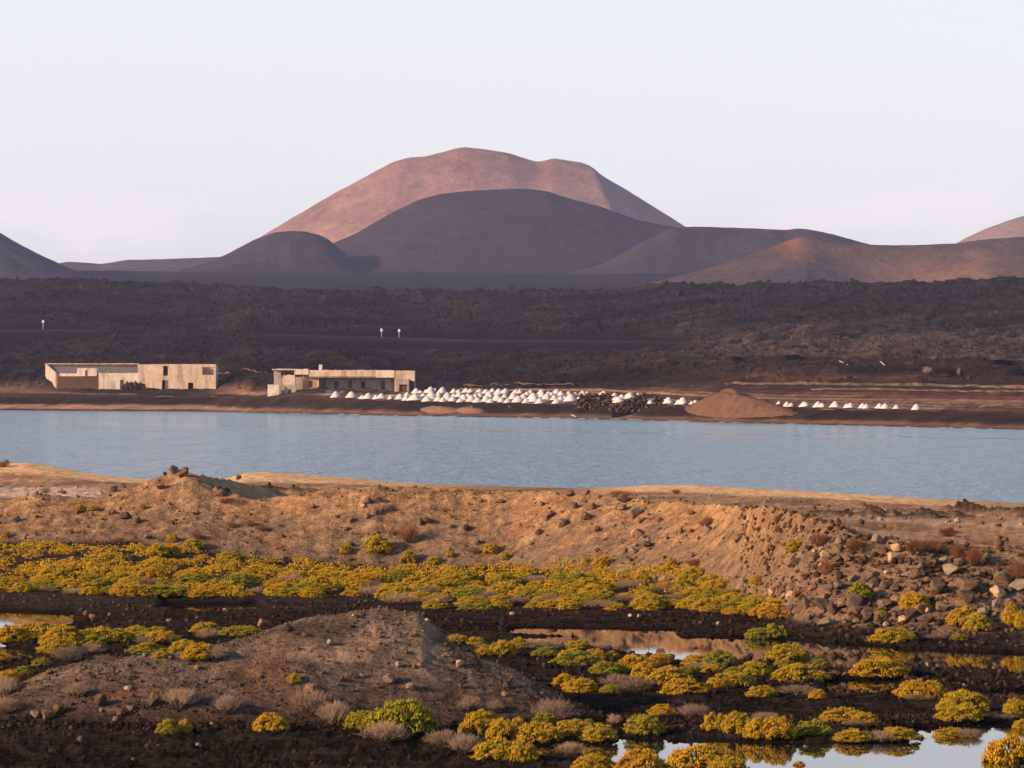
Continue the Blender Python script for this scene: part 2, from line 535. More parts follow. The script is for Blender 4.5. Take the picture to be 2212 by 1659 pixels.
# pools
pools = [  # u0, u1, upper v, lower v
    (1125, 1480, curve(1125, 1381, 1300, 1378, 1480, 1380), curve(1125, 1388, 1300, 1396, 1480, 1425)),
    (1400, 1720, curve(1400, 1379, 1560, 1380, 1720, 1387), curve(1400, 1410, 1500, 1428, 1650, 1424, 1720, 1440)),
    (1690, 1935, curve(1690, 1388, 1935, 1402), curve(1690, 1436, 1800, 1440, 1935, 1440)),
    (1900, 2540, curve(1900, 1404, 2212, 1418, 2540, 1425), curve(1900, 1426, 2000, 1442, 2130, 1444, 2212, 1452, 2540, 1460)),
    (1106, 1460, curve(1106, 1360, 1460, 1364), curve(1106, 1364, 1300, 1370, 1460, 1371)),
    (-320, 158, curve(-320, 1320, 0, 1322, 158, 1328), curve(-320, 1356, 0, 1356, 100, 1352, 158, 1340)),
    (-320, 68, curve(-320, 1385, 0, 1392, 68, 1412), curve(-320, 1425, 0, 1424, 68, 1420)),
    (350, 560, curve(350, 1306, 560, 1306), curve(350, 1312, 450, 1318, 560, 1313)),
    (1790, 1945, curve(1790, 1474, 1945, 1470), curve(1790, 1492, 1870, 1498, 1945, 1484)),
    (2105, 2540, curve(2105, 1498, 2200, 1494, 2540, 1490), curve(2105, 1504, 2200, 1507, 2540, 1512)),
    (1940, 2540, curve(1940, 1578, 2050, 1574, 2120, 1566, 2200, 1568, 2540, 1570), curve(1940, 1590, 2050, 1592, 2150, 1590, 2250, 1600, 2540, 1600)),
    (1270, 2540, curve(1270, 1612, 1400, 1608, 1600, 1604, 1760, 1610, 1830, 1612, 1950, 1608, 2100, 1590, 2200, 1582, 2540, 1580),
     curve(1270, 1632, 1340, 1648, 1450, 1672, 1560, 1690, 2540, 1720)),
    (1640, 2540, curve(1640, 1640, 2540, 1640), curve(1640, 1700, 1800, 1760, 2540, 1800)),
    (1145, 1290, curve(1145, 1612, 1290, 1616), curve(1145, 1624, 1290, 1630)),
    (905, 950, curve(905, 1598, 950, 1598), curve(905, 1616, 950, 1612)),
    (1340, 1440, curve(1340, 1598, 1440, 1600), curve(1340, 1606, 1440, 1608)),
]
wet = np.zeros_like(Yg)
Vw = Vflat + 3.5 * n_mid * (Vflat - CV) / 600 * 2.0 + 2.0 * n_fine
Uw = Ug + 14 * n_mid
for (u0, u1, up, lo) in pools:
    d = np.minimum(np.minimum((Vw - up(Ug) + 3), (lo(Ug) - Vw + 5)) / 5.0, np.minimum(Uw - u0, u1 - Uw) / 22.0)
    wet = np.maximum(wet, sstep(-0.9, 0.9, d))
flatmask = 1 - sstep(-3.0, 0.0, Yg - yb[None, :])
mound_area = sstep(ymb - 1.2, ymb, Yg) * (1 - sstep(ymc + 3, ymc + 5, Yg)) * (zmc > 0.15)[None, :]
Zflat = 0.055 + 0.035 * n_big + 0.03 * n_mid + 0.028 * n_fine
n_clod = ridged(Xg * 4.2, Yg * 1.7 + 13, 3, 0.6)
Zflat = Zflat + 0.028 * n_clod * (1 - 0.7 * wet)
Zflat = Zflat - wet * (0.16 + 0.02 * n_mid)
Zg = Zg * (1 - flatmask) + (Zflat + 0.06 * sstep(100, 130, Yg) + (zb0 - 0.2)[None, :] * sstep(108, yb - 1, Yg)) * flatmask

# the dark cinder mound
tf = np.clip((Yg - ymb[None, :]) / (ymc - ymb)[None, :], -0.3, 1)
front = zmc[None, :] * np.where(tf < 0, tf * 0.1, 0.5 * tf + 0.5 * np.sin(np.clip(tf, 0, 1) * np.pi / 2) ** 1.2)
back = zmc[None, :] - (Yg - ymc[None, :]) * 0.5
Zm = np.where(Yg <= ymc[None, :], front, back)
Zm = np.where(Yg < ymb[None, :] - 0.6, -1, Zm)
# spur on its flank and a gully beside it
def gauss(u0, y0, su, sy):
    return np.exp(-((Ug - u0) / su) ** 2 - ((Yg - y0) / sy) ** 2)
Zm = Zm + 0.10 * gauss(655, 74.6, 75, 1.1) * (Zm > 0.02) - 0.05 * gauss(800, 74.8, 45, 1.2) * (Zm > 0.05)
Zm = Zm + 0.10 * gauss(905, 77.5, 26, 2.5) * (Zm > 0.1)
mound = sstep(0.0, 0.25, Zm)
Zg = np.maximum(Zg, Zm)

# relief
slope_b = sstep(0, 0.7, Yg - yb[None, :]) * (1 - sstep(2.0, 6.0, Yg - yc[None, :]))
rub = sstep(1560, 1720, Ug)
Zg += slope_b * ((0.10 + 0.10 * rub) * n_mid + 0.03 * n_fine + 0.05 * n_lump * sstep(0.3, 1.2, Zg) + 0.12 * n_big)
erode = np.clip(fbm(Xg * 1.6 + 9, Yg * 0.35, 3), -1, 1)
Zg += slope_b * (1 - rub) * 0.07 * erode * sstep(0.5, 1.4, Zg)
Zg += mound * (0.045 * n_mid + 0.04 * n_fine + 0.04 * n_lump)
backm = sstep(2, 8, Yg - yc[None, :]) * (1 - sstep(-6, -2, Yg - ybar[None, :]))
Zg += backm * (0.10 * n_mid + 0.05 * n_fine + 0.12 * n_big)
sand_m = sstep(-7, -3.0, Yg - ybar[None, :])
# low broken walls of old pans on the flats behind, far end
wallm = np.zeros_like(Yg)
for (u0, v0, u1_, v1_, h, w) in ((1775, 1112, 1905, 1116, 0.55, 1.2), (1880, 1104, 2020, 1108, 0.45, 1.1), (1985, 1100, 2055, 1101, 0.5, 1.2),
                                 (2070, 1092, 2215, 1094, 0.75, 1.4), (520, 1046, 650, 1047, 0.5, 2.0), (2220, 1096, 2400, 1104, 0.6, 1.3)):
    p0, p1 = y_at(v0, 0.9), y_at(v1_, 0.9)
    b_ = ridge_bump((x_at(u0, p0), p0), (x_at(u1_, p1), p1), 1.0, 0.8, w)
    Zg += h * np.clip(b_, 0, 1) * (0.8 + 0.8 * n_mid)
    wallm = np.maximum(wallm, np.clip(b_ * 1.6, 0, 1))

# soil colours
def lerp(a, b, t):
    return a + (np.asarray(b, float) - a) * t[..., None]
col = np.empty(Yg.shape + (3,))
col[:] = (0.019, 0.012, 0.0078)
col = lerp(col, (0.027, 0.0185, 0.014), sstep(-0.1, 0.5, n_big))
col = lerp(col, (0.050, 0.032, 0.022), sstep(104, 118, Yg) * flatmask * 0.9)
col = lerp(col, (0.060, 0.040, 0.028), sstep(0.25, 0.8, n_clod + 0.5 * n_mid) * (1 - wet) * 0.8)
col = lerp(col, (0.012, 0.009, 0.008), wet * 0.8)
mcol = np.empty_like(col)
mcol[:] = (0.145, 0.100, 0.066)
mcol = lerp(mcol, (0.080, 0.055, 0.037), sstep(-0.15, 0.35, n_mid) * 0.85)
mcol = lerp(mcol, (0.26, 0.168, 0.10), sstep(0.05, 0.45, fbm(Xg * 0.5 + 5, Yg * 0.5, 3)) * sstep(0.4, 1.0, Zg) * 0.9)
mcol = lerp(mcol, (0.28, 0.18, 0.10), np.clip(gauss(915, 78, 34, 3.0) * 1.1, 0, 0.85))
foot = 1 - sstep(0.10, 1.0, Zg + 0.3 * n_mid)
mcol = lerp(mcol, (0.060, 0.038, 0.029), foot * 0.9)  # dark foot soil, drawn higher to put the flank's shade into the colour
mcol = lerp(mcol, (0.19, 0.085, 0.045), np.clip(gauss(275, 74, 70, 0.9), 0, 1) * sstep(-0.1, 0.3, n_mid) * 0.9)
mcol = lerp(mcol, (0.15, 0.075, 0.045), np.clip(gauss(560, 75, 70, 1.0), 0, 1) * 0.6)
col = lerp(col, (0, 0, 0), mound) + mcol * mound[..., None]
bcol = np.empty_like(col)
bcol[:] = (0.255, 0.145, 0.070)
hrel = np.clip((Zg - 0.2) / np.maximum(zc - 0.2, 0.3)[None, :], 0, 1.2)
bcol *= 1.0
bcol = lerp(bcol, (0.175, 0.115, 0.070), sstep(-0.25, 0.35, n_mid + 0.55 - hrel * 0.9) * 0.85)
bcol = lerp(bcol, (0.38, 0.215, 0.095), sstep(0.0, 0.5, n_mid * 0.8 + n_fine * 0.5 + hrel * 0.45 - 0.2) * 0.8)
bcol = lerp(bcol, (0.15, 0.105, 0.068), sstep(0.15, 0.5, fbm(Xg * 0.35 + 3, Yg * 0.6, 3)) * 0.75)
bcol = lerp(bcol, (0.30, 0.125, 0.055), sstep(0.3, 0.55, fbm(Xg * 0.3 + 30, Yg * 0.5, 3)) * 0.4)
bcol = lerp(bcol, (0.16, 0.10, 0.062), rub * 0.75)
bcol = lerp(bcol, (0.26, 0.15, 0.08), rub * sstep(0.0, 0.4, n_mid + n_fine * 0.4) * 0.7)
darkr = np.clip(rb - 0.4, 0, 1) * sstep(-0.3, 0.1, Xg - rA[0] - 0.4)
bcol = lerp(bcol, (0.07, 0.05, 0.04), darkr * 0.85)
bm = sstep(-0.8, 0.6, Yg - yb[None, :] + 0.6 * n_mid)
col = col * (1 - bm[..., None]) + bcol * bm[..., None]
kcol = np.empty_like(col)
kcol[:] = (0.34, 0.20, 0.105)
kcol = lerp(kcol, (0.50, 0.295, 0.145), sstep(0.0, 0.4, n_mid + 0.3 * n_big) * 0.8)
kcol = lerp(kcol, (0.20, 0.12, 0.068), sstep(0.0, 0.35, fbm(Xg * 0.25, Yg * 0.12 + 7, 3)) * 0.8)
kcol = lerp(kcol, (0.24, 0.10, 0.055), sstep(0.2, 0.5, fbm(Xg * 0.3 + 60, Yg * 0.15, 3)) * 0.7)
kcol = lerp(kcol, (0.66, 0.46, 0.31), (1 - sstep(190, 235, Ug + 25 * n_mid)) * sstep(203, 207, Yg + 4 * n_big) * (1 - sstep(224, 230, Yg + 4 * n_big)) * sstep(-0.35, 0.1, n_mid + n_fine * 0.5))
trk = np.exp(-((Vflat - 0 - CV) * 0 + (CV + (CAM_H - Zg) * FU / Yg - (1120 + (Ug - 1779) * 0.035)) / 3.0) ** 2) * sstep(1760, 1800, Ug)
kcol = lerp(kcol, (0.50, 0.34, 0.21), np.clip(trk, 0, 1) * 0.8)
kcol = lerp(kcol, (0.045, 0.030, 0.021), wallm * 0.9)
km = sstep(1.0, 3.0, Yg - yc[None, :] + n_mid)
col = col * (1 - km[..., None]) + kcol * km[..., None]
scol = np.empty_like(col)
scol[:] = (0.64, 0.40, 0.19)
scol = lerp(scol, (0.54, 0.33, 0.155), sstep(-0.1, 0.4, n_mid))
sm = sstep(-9, -6.5, Yg - ybar[None, :] + 2.0 * n_mid) * sstep(0.2, 0.5, zbar)[None, :]
col = col * (1 - sm[..., None]) + scol * sm[..., None]
wetsand = sstep(-0.02, 0.14, Zg)
col *= (0.45 + 0.55 * wetsand)[..., None]
fg = Fan(U1, Yg, Zg)
me = mesh_np('ground', np.stack([Xg, Yg, Zg], -1).reshape(-1, 3), grid_faces(nr, nc), True, col.reshape(-1, 3))
ground = link('ground', me, M['fg'])
tag(ground, 'sandy bank, cinder mound and black gravel flats before the lagoon', 'ground', kind='structure')

# pools and lagoon: level sheets
pm = mesh_from('pool', [(-18, 48, 0), (18, 48, 0), (42, 125, 0), (-42, 125, 0)], [(0, 1, 2, 3)])
tag(link('pool_water', pm, M['pond']), 'still dark rain pools between the bushes', 'water', kind='structure')
lu = np.arange(-1000, 3240, 30.0)
ly = np.concatenate([np.arange(170, 520, 5.0), np.arange(520, 1150, 12.0)])
LY = np.repeat(ly[:, None], len(lu), 1)
LX = (lu[None, :] - CU) * LY / FU
Ls = 1.0 * fbm(LX * 0.012, LY * 0.004, 3)
lv = CV + CAM_H * FU / LY
slick = np.exp(-((lv - (912 + (lu[None, :] - 0) * 0.0165)) / 3.0) ** 2) * 1.0 + np.exp(-((lv - (906 + (lu[None, :] - 0) * 0.012)) / 1.6) ** 2) * 0.4
slick = np.clip(slick + 0.25 * sstep(0.1, 0.5, Ls), 0, 1)
wm = mesh_np('lagoon', np.stack([LX, LY, 0 * LX], -1).reshape(-1, 3), grid_faces(*LY.shape), True, None, slick.ravel())
tag(link('lagoon_water', wm, M['lagoon']), 'blue rippled lagoon below the salt works', 'water', kind='structure')

# ------------------------------------------------------------------ far shore, terraces and lava field
U2 = np.concatenate([np.arange(-800.0, -100.0, 14.0), np.arange(-100.0, 2310.0, 3.6), np.arange(2310.0, 3020.0, 14.0)])
v_s = curve(-420, 884, 0, 886, 465, 889, 540, 891, 864, 898, 972, 899.8, 1350, 906, 1566, 912.6, 2212, 928, 2640, 938)
ys = smooth_curve(y_at(v_s(U2), 0.0), 9)
v_t = curve(-420, 853, 0, 854, 500, 856, 640, 858, 972, 867.5, 1300, 873.5, 1692, 882, 1998, 886.5, 2212, 890, 2640, 897)
v4 = curve(-420, 838, 0, 838, 250, 841, 465, 842, 540, 846, 700, 846, 864, 845, 1300, 845, 1500, 857, 1692, 865, 2000, 868, 2212, 872, 2640, 878)
v5 = curve(-420, 812, 0, 812, 90, 800, 300, 796, 465, 806, 540, 820, 700, 835, 900, 836, 1300, 834, 1500, 838, 1700, 845, 2212, 848, 2640, 850)
v6 = curve(-420, 770, 0, 772, 500, 775, 700, 785, 900, 798, 1000, 795, 1250, 790, 1500, 780, 1800, 775, 2212, 786, 2640, 790)
v7 = curve(-420, 709, 0, 711, 200, 712, 500, 719, 620, 722, 800, 727, 1000, 733, 1200, 735, 1500, 738, 1800, 735, 2212, 735, 2640, 735)
v8 = curve(-420, 600, 0, 603, 100, 606, 200, 607, 300, 612, 400, 613, 500, 620, 600, 627, 700, 629, 1000, 631, 1200, 628, 1350, 629, 1420, 620, 1480, 614,
           1600, 619, 1750, 613, 1900, 614, 2000, 613, 2100, 608, 2212, 605, 2640, 605)
d4 = curve(-420, 30, 0, 46, 200, 62, 350, 76, 465, 90, 500, 75, 540, 36, 700, 68, 864, 116, 1000, 110, 1400, 95, 1600, 60, 2640, 60)
keys = []
def key(v, Y):
    z = z_at(v, Y)
    keys.append((smooth_curve(Y, 4), smooth_curve(z, 4)))
    return Y
keys.append((ys - 40, np.full_like(ys, -1.6)))
keys.append((ys, np.zeros_like(ys)))
bt = np.where(U2 < 450, 11, 6)
key(v_s(U2) - smooth_curve(bt.astype(float), 20), ys + 10)
key(v_t(U2) + 2, ys + 26)
key(v_t(U2), ys + 30)
Y4 = key(v4(U2), ys + d4(U2))
Y5 = key(v5(U2), Y4 + 38)
Y6 = key(v6(U2), Y5 + 120)
Y7 = key(v7(U2), Y6 + 190)
keys.append((Y7 + 9, keys[-1][1] + 0.15))
Y8 = key(v8(U2) + 1.5, Y7 + 470)
keys.append((Y8 + 160, keys[-1][1] - 16))
Y10 = key(np.full_like(ys, 588), np.full_like(ys, 3300.0))
key(np.full_like(ys, 581), np.full_like(ys, 7600.0))
keys.append((np.full_like(ys, 9500.0), np.full_like(ys, 60.0)))
nrow = [4, 10, 24, 8, 60, 30, 56, 80, 6, 170, 10, 26, 12, 3]
rY, rZ, rK = [], [], []
for k in range(len(keys) - 1):
    for i in range(nrow[k]):
        t = i / nrow[k]
        rY.append(keys[k][0] * (1 - t) + keys[k + 1][0] * t)
        rZ.append(keys[k][1] * (1 - t) + keys[k + 1][1] * t)
        rK.append(k + t)
rY.append(keys[-1][0]); rZ.append(keys[-1][1]); rK.append(len(keys) - 1.0)
YF, ZF = np.array(rY), np.array(rZ)
KF = np.repeat(np.array(rK)[:, None], YF.shape[1], 1)
UF = np.broadcast_to(U2[None, :], YF.shape)
XF = (UF - CU) * YF / FU
f_big = fbm(XF * 0.02, YF * 0.012, 3)
f_mid = fbm(XF * 0.09, YF * 0.05, 4, 0.55)
f_fine = fbm(XF * 0.35, YF * 0.22, 3, 0.6)
f_rid = ridged(XF * 0.11, YF * 0.06, 4, 0.6)
right = sstep(900, 1500, UF)
lava = sstep(5.2, 6.6, KF * (1 - 0.0 * right) + 0.9 * (1 - right) - 0.35 * right + 0.25 * f_mid) * (1 - sstep(10.2, 11.0, KF))
onroad = sstep(7.75, 7.97, KF) * (1 - sstep(9.02, 9.15, KF))
roadu = sstep(520, 640, UF) * (1 - sstep(1400, 1560, UF)) + (1 - sstep(160, 260, UF))
emb = np.clip(roadu, 0, 1) * sstep(7.45, 7.6, KF) * (1 - sstep(9.02, 9.12, KF))
f_hum = fbm(XF * 0.028 + 4, YF * 0.02, 3)
ZF = ZF + lava * (1 - emb) * (0.7 * f_rid + 1.1 * f_mid + 0.7 * f_fine + 2.4 * f_hum * (1 - 0.6 * sstep(9.3, 9.8, KF)) + 2.5 * f_big * sstep(9.0, 9.6, KF) * (1 - sstep(9.7, 10, KF)))
ZF = ZF + (0.8 * f_rid + 1.4 * f_mid) * sstep(9.7, 9.95, KF) * (1 - sstep(10, 10.6, KF))
low = sstep(1.1, 2.0, KF) * (1 - lava)
ZF = ZF + low * (0.16 * f_mid + 0.12 * f_fine) * np.where(KF < 6, 1, 0)
ZF = ZF + sstep(10.6, 11.5, KF) * (2.0 * fbm(XF * 0.01, YF * 0.004, 3) + 3 * fbm(XF * 0.004, YF * 0.0015, 2)) * (1 - sstep(12.5, 13, KF))
# terrace risers on the slope to the salt pans
step = np.where((KF > 4.0) & (KF < 7.6), 1.0, 0.0) * sstep(560, 760, UF)
fr = (KF * 3.0 + 0.10 * f_big) % 1.0
ZF = ZF + step * (1 - lava) * 0.55 * (sstep(0.0, 0.18, fr) - fr)

colF = np.empty(YF.shape + (3,))
colF[:] = (0.058, 0.036, 0.027)
colF = lerp(colF, (0.037, 0.024, 0.019), sstep(-0.2, 0.3, f_mid))
# shore strip
colF = lerp(colF, (0.30, 0.165, 0.095), sstep(1.15, 1.5, KF + 0.25 * f_mid) * (1 - sstep(1.95, 2.25, KF + 0.25 * f_mid)) * (1 - 0.55 * sstep(420, 620, UF)))
colF = lerp(colF, (0.026, 0.018, 0.015), sstep(2.15, 2.4, KF + 0.2 * f_mid) * (1 - sstep(2.9, 3.02, KF)) * 0.85)
colF = lerp(colF, (0.45, 0.32, 0.23), sstep(3.05, 3.3, KF) * (1 - sstep(3.6, 3.9, KF)) * sstep(0.1, 0.3, f_mid) * 0.7)
colF = lerp(colF, (0.72, 0.66, 0.62), np.exp(-((KF - 1.06) / 0.07) ** 2) * sstep(0.0, 0.25, f_fine + 0.5 * f_mid) * sstep(480, 700, UF))
colF = lerp(colF, (0.52, 0.42, 0.35), sstep(3.9, 4.1, KF) * (1 - sstep(4.75, 4.95, KF)) * sstep(660, 720, UF) * (1 - sstep(1280, 1330, UF)) * sstep(-0.05, 0.3, f_mid + 0.4 * f_fine) * 0.55)
# brown yard and spoil by the houses
colF = lerp(colF, (0.30, 0.16, 0.095), (np.exp(-((UF - 520) / 60.0) ** 2) + 0.7 * np.exp(-((UF - 40) / 90.0) ** 2)) * sstep(4.1, 4.6, KF) * (1 - sstep(5.4, 6.0, KF)) * 0.9)
# tan track and red pans
colF = lerp(colF, (0.34, 0.21, 0.13), np.exp(-((KF - 5.05) / 0.10) ** 2) * sstep(620, 720, UF) * (1 - 0.6 * right))
rp = np.exp(-((KF - 5.42) / 0.28) ** 2) * sstep(1380, 1560, UF) + np.exp(-((KF - 4.75) / 0.18) ** 2) * sstep(1850, 2050, UF)
colF = lerp(colF, (0.080, 0.032, 0.026), np.clip(rp, 0, 1) * 0.85)
fr2 = np.exp(-((fr - 0.12) / 0.05) ** 2)
colF = lerp(colF, (0.17, 0.115, 0.085), fr2 * step * (1 - lava) * (1 - sstep(5.6, 6.0, KF)) * sstep(-0.1, 0.4, fbm(XF * 0.03 + 11, KF * 3, 2)) * 0.8)
colF = lerp(colF, (0.22, 0.105, 0.06), np.exp(-((KF - 6.35) / 0.12) ** 2) * sstep(1560, 1680, UF) * (1 - sstep(1950, 2080, UF)) * 0.7)
lcol = np.empty_like(colF)
lcol[:] = (0.023, 0.017, 0.015)
lcol = lerp(lcol, (0.012, 0.0095, 0.009), sstep(-0.1, 0.4, f_big + 0.3 * f_mid))
lcol = lerp(lcol, (0.040, 0.024, 0.018), sstep(0.0, 0.45, f_hum + 0.4 * f_mid) * 0.75)
scrub = sstep(1200, 1700, UF + 200 * f_big) * sstep(6.5, 7.2, KF) * (1 - sstep(8.9, 9.45, KF + 0.3 * f_big))
lcol = lerp(lcol, (0.105, 0.072, 0.057), scrub * sstep(-0.35, 0.45, f_mid * 0.7 + f_fine) * 0.85)
lcol = lerp(lcol, (0.026, 0.024, 0.020), sstep(0.0, 0.5, f_big) * sstep(1300, 1700, UF) * sstep(9.2, 9.5, KF) * 0.7)
colF = lerp(colF, (0, 0, 0), lava) + lcol * lava[..., None]
colF = lerp(colF, (0.013, 0.0115, 0.011), emb * 0.9)
colF = lerp(colF, (0.10, 0.09, 0.085), np.exp(-((KF - 8.2) / 0.25) ** 2) * np.clip(roadu, 0, 1) * 0.6)
plain = sstep(10.4, 11.2, KF)
colF = lerp(colF, (0.020, 0.019, 0.024), plain)
colF = lerp(colF, (0.12, 0.095, 0.08), plain * sstep(0.25, 0.5, fbm(XF * 0.004, YF * 0.0016, 3)) * (1 - sstep(700, 1000, UF)) * 0.6)
far = Fan(U2, YF, ZF)
me = mesh_np('far_terrain', np.stack([XF, YF, ZF], -1).reshape(-1, 3), grid_faces(*YF.shape), True, colF.reshape(-1, 3))
tag(link('far_terrain', me, M['far']), 'black lava field with salt pan terraces beyond the lagoon', 'terrain', kind='structure')

# ------------------------------------------------------------------ mountains
def mountain(name, label, Y0, s, sil, base_col, patches=(), amp=0.03, e=45.0, depth=0.9, bowl=None, seed=0.0, nx=180, ny=84, twist=None, face=None):
    f = curve(*sil)
    u0, u1 = sil[0], sil[-2]
    us = np.linspace(u0, u1, nx)
    H_ = smooth_curve(z_at(f(us), np.full_like(us, Y0)), 1)
    zt = H_.max() + s * e
    D = (zt - H_) / s
    sh = np.zeros(nx)
    if twist:
        sh = twist[2] * sstep(twist[0], twist[1], us)
        D = D * np.sqrt(1 + sh ** 2)
    W = (zt - 20) / s * depth * 1.15
    t = np.linspace(-1, 1, ny)
    dy = np.sign(t) * np.abs(t) ** 1.25 * W
    X = np.repeat(((us - CU) * Y0 / FU)[None, :], ny, 0)
    DY = np.repeat(dy[:, None], nx, 1)
    DD = np.repeat(D[None, :], ny, 0)
    Rr = np.sqrt(DD ** 2 + DY ** 2)
    ip = int(np.argmax(H_))
    sg = np.where(np.arange(nx) < ip, -1.0, 1.0)[None, :]
    th = np.arctan2(DY, sg * np.sqrt(np.maximum(DD ** 2 - D.min() ** 2, 0)))
    Yw = Y0 + DY
    off = np.clip(np.abs(DY) / 60.0, 0, 1)
    g = fbm(th * 3.0 + seed + 0.6 * fbm(X / 220 + seed, Yw / 220, 2), Rr / 260.0 + seed, 5, 0.6) * amp * Rr * off
    if face:
        Hf = np.where(us > face[0], z_at(f(face[0]) + (us - face[0]) * face[1], Y0), H_)
        Rf = np.sqrt(np.repeat(((zt - Hf) / s)[None, :], ny, 0) ** 2 + DY ** 2)
        Zr = np.where(us > face[0], H_, 1e6)[None, :] + (60 * (1 - sstep(face[0], face[0] + 130, us)))[None, :] * np.clip(np.abs(DY) / 90.0, 0, 1) - face[2] * (np.sqrt(DY ** 2 + 45.0 ** 2) - 45.0)
        Rr = np.maximum(Rf, (zt - Zr) / s)
    Z = zt - s * Rr + g + 1.2 * fbm(X / 14 + seed, Yw / 14, 3) * (0.4 + 0.6 * off)
    if bowl:
        bu, bdy, bw, bh, bd = bowl
        bx = (bu - CU) * Y0 / FU
        Z = Z - bd * np.exp(-((X - bx) / bw) ** 2 - ((DY - bdy) / bh) ** 2)
    zp = np.interp(Yw, [2000, 3300, 7600], [30, 95, 221])
    kf = 13.0
    Z = zp + kf * np.log1p(np.exp(np.clip((Z - zp) / kf, -40, 40)))
    Z = np.where(np.abs(t)[:, None] > 0.985, Z - 25, Z)
    X = X - sh[None, :] * np.clip(DY, -1e9, 0)
    Z = np.maximum(Z, -10)
    c = np.empty(X.shape + (3,))
    c[:] = base_col
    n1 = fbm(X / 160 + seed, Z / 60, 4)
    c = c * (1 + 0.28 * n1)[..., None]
    for (pu, pz, pw, ph, pc, st) in patches:
        pxx = (pu - CU) * Y0 / FU
        m_ = np.exp(-((X - pxx) / pw) ** 2 - ((Z - pz) / ph) ** 2) * (DY < 40)
        c = lerp(c, pc, np.clip(m_ * st * (1 + 0.8 * n1), 0, 1))
    me_ = mesh_np(name, np.stack([X, Yw, Z], -1).reshape(-1, 3), grid_faces(ny, nx), True, c.reshape(-1, 3))
    o = link(name, me_, M['mount'])
    tag(o, label, 'mountain', kind='structure')
    return o

mountain('mountain_pink', 'tall rose coloured volcano with a rounded double summit', 5000, 0.66,
         (330, 625, 420, 592, 480, 560, 560, 515, 640, 468, 720, 420, 800, 377, 850, 350, 880, 341, 915, 339, 960, 328, 990, 319, 1010, 318, 1050, 323,
          1100, 331, 1130, 341, 1160, 350, 1178, 347, 1195, 342, 1240, 352, 1290, 374, 1350, 408, 1420, 452, 1480, 490, 1560, 540, 1650, 600, 1700, 630),
         (0.235, 0.125, 0.095), ((1120, 170, 120, 60, (0.33, 0.22, 0.15), 0.6), (760, 150, 150, 60, (0.31, 0.20, 0.14), 0.5)), 0.03, 40, face=(1195, 0.14, 0.40))
mountain('mountain_shade_toned', 'cinder cone before the rose volcano, toned dark purple brown as under cloud shadow', 3600, 0.46,
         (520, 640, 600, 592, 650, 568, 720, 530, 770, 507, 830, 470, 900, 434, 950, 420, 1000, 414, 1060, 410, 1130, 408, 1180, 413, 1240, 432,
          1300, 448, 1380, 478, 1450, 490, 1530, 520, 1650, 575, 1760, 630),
         (0.040, 0.029, 0.034), ((1200, 60, 90, 40, (0.055, 0.048, 0.036), 0.7),), 0.018, 60, seed=3.0)  # cloud shadow over this cone is put into its base colour
mountain('hill_round', 'small dark rounded cinder hill at the foot of the rose volcano', 3400, 0.5,
         (400, 612, 460, 578, 500, 552, 550, 520, 590, 505, 630, 500, 660, 502, 690, 510, 712, 522, 735, 545, 790, 612), (0.048, 0.034, 0.034), (), 0.03, 22, seed=7.0, nx=110, ny=70)
mountain('hill_low', 'low grey ridge running out from the rose volcano', 4300, 0.3,
         (60, 620, 110, 588, 150, 577, 185, 580, 220, 585, 250, 578, 275, 571, 350, 569, 480, 562, 560, 570, 700, 590, 900, 625), (0.075, 0.062, 0.055), (), 0.03, 60, seed=9.0, nx=130, ny=60)
mountain('mountain_slope', 'dark slope of a cinder cone cut by the frame', 3200, 0.5,
         (-620, 640, -500, 540, -420, 480, -330, 440, -240, 425, -160, 432, -80, 462, 0, 505, 60, 543, 120, 580, 170, 625), (0.050, 0.043, 0.042),
         ((15, 85, 14, 26, (0.13, 0.11, 0.09), 0.5),), 0.04, 40, seed=12.0)
mountain('ridge_grey', 'long level grey green ridge beside the dark cone', 3350, 0.42,
         (1220, 640, 1300, 590, 1380, 530, 1450, 494, 1500, 491, 1600, 494, 1700, 499, 1722, 495, 1745, 497, 1800, 509, 1900, 540, 2060, 620), (0.044, 0.035, 0.037), (), 0.018, 50, seed=15.0, depth=0.8)
mountain('crater_brown', 'brown cinder cone with a breached hollow crater side', 2700, 0.5,
         (1400, 640, 1450, 618, 1550, 583, 1650, 541, 1700, 517, 1725, 506, 1745, 504, 1800, 510, 1900, 516, 2000, 522, 2070, 525, 2110, 519, 2212, 513, 2330, 512, 2420, 530, 2560, 590, 2660, 640),
         (0.072, 0.050, 0.045), ((1712, 100, 12, 10, (0.20, 0.092, 0.05), 0.9), (2020, 70, 45, 18, (0.16, 0.088, 0.06), 0.9), (2085, 78, 12, 14, (0.17, 0.09, 0.06), 0.7), (1790, 96, 22, 5, (0.15, 0.08, 0.05), 0.7)),  # orange patches put the sunlit rim and hollow into the soil colour
         0.05, 18, bowl=(1870, -75, 48, 60, 30), seed=21.0)
mountain('mountain_far', 'faraway pale brown volcano behind the breached crater', 5400, 0.5,
         (1960, 620, 2030, 550, 2080, 518, 2130, 494, 2180, 476, 2212, 466, 2300, 440, 2420, 425, 2560, 450, 2700, 540, 2800, 620), (0.20, 0.13, 0.105), (), 0.04, 60, seed=25.0)

# ------------------------------------------------------------------ plants
def unit(v):
    return v / np.maximum(np.linalg.norm(v, axis=-1, keepdims=True), 1e-9)

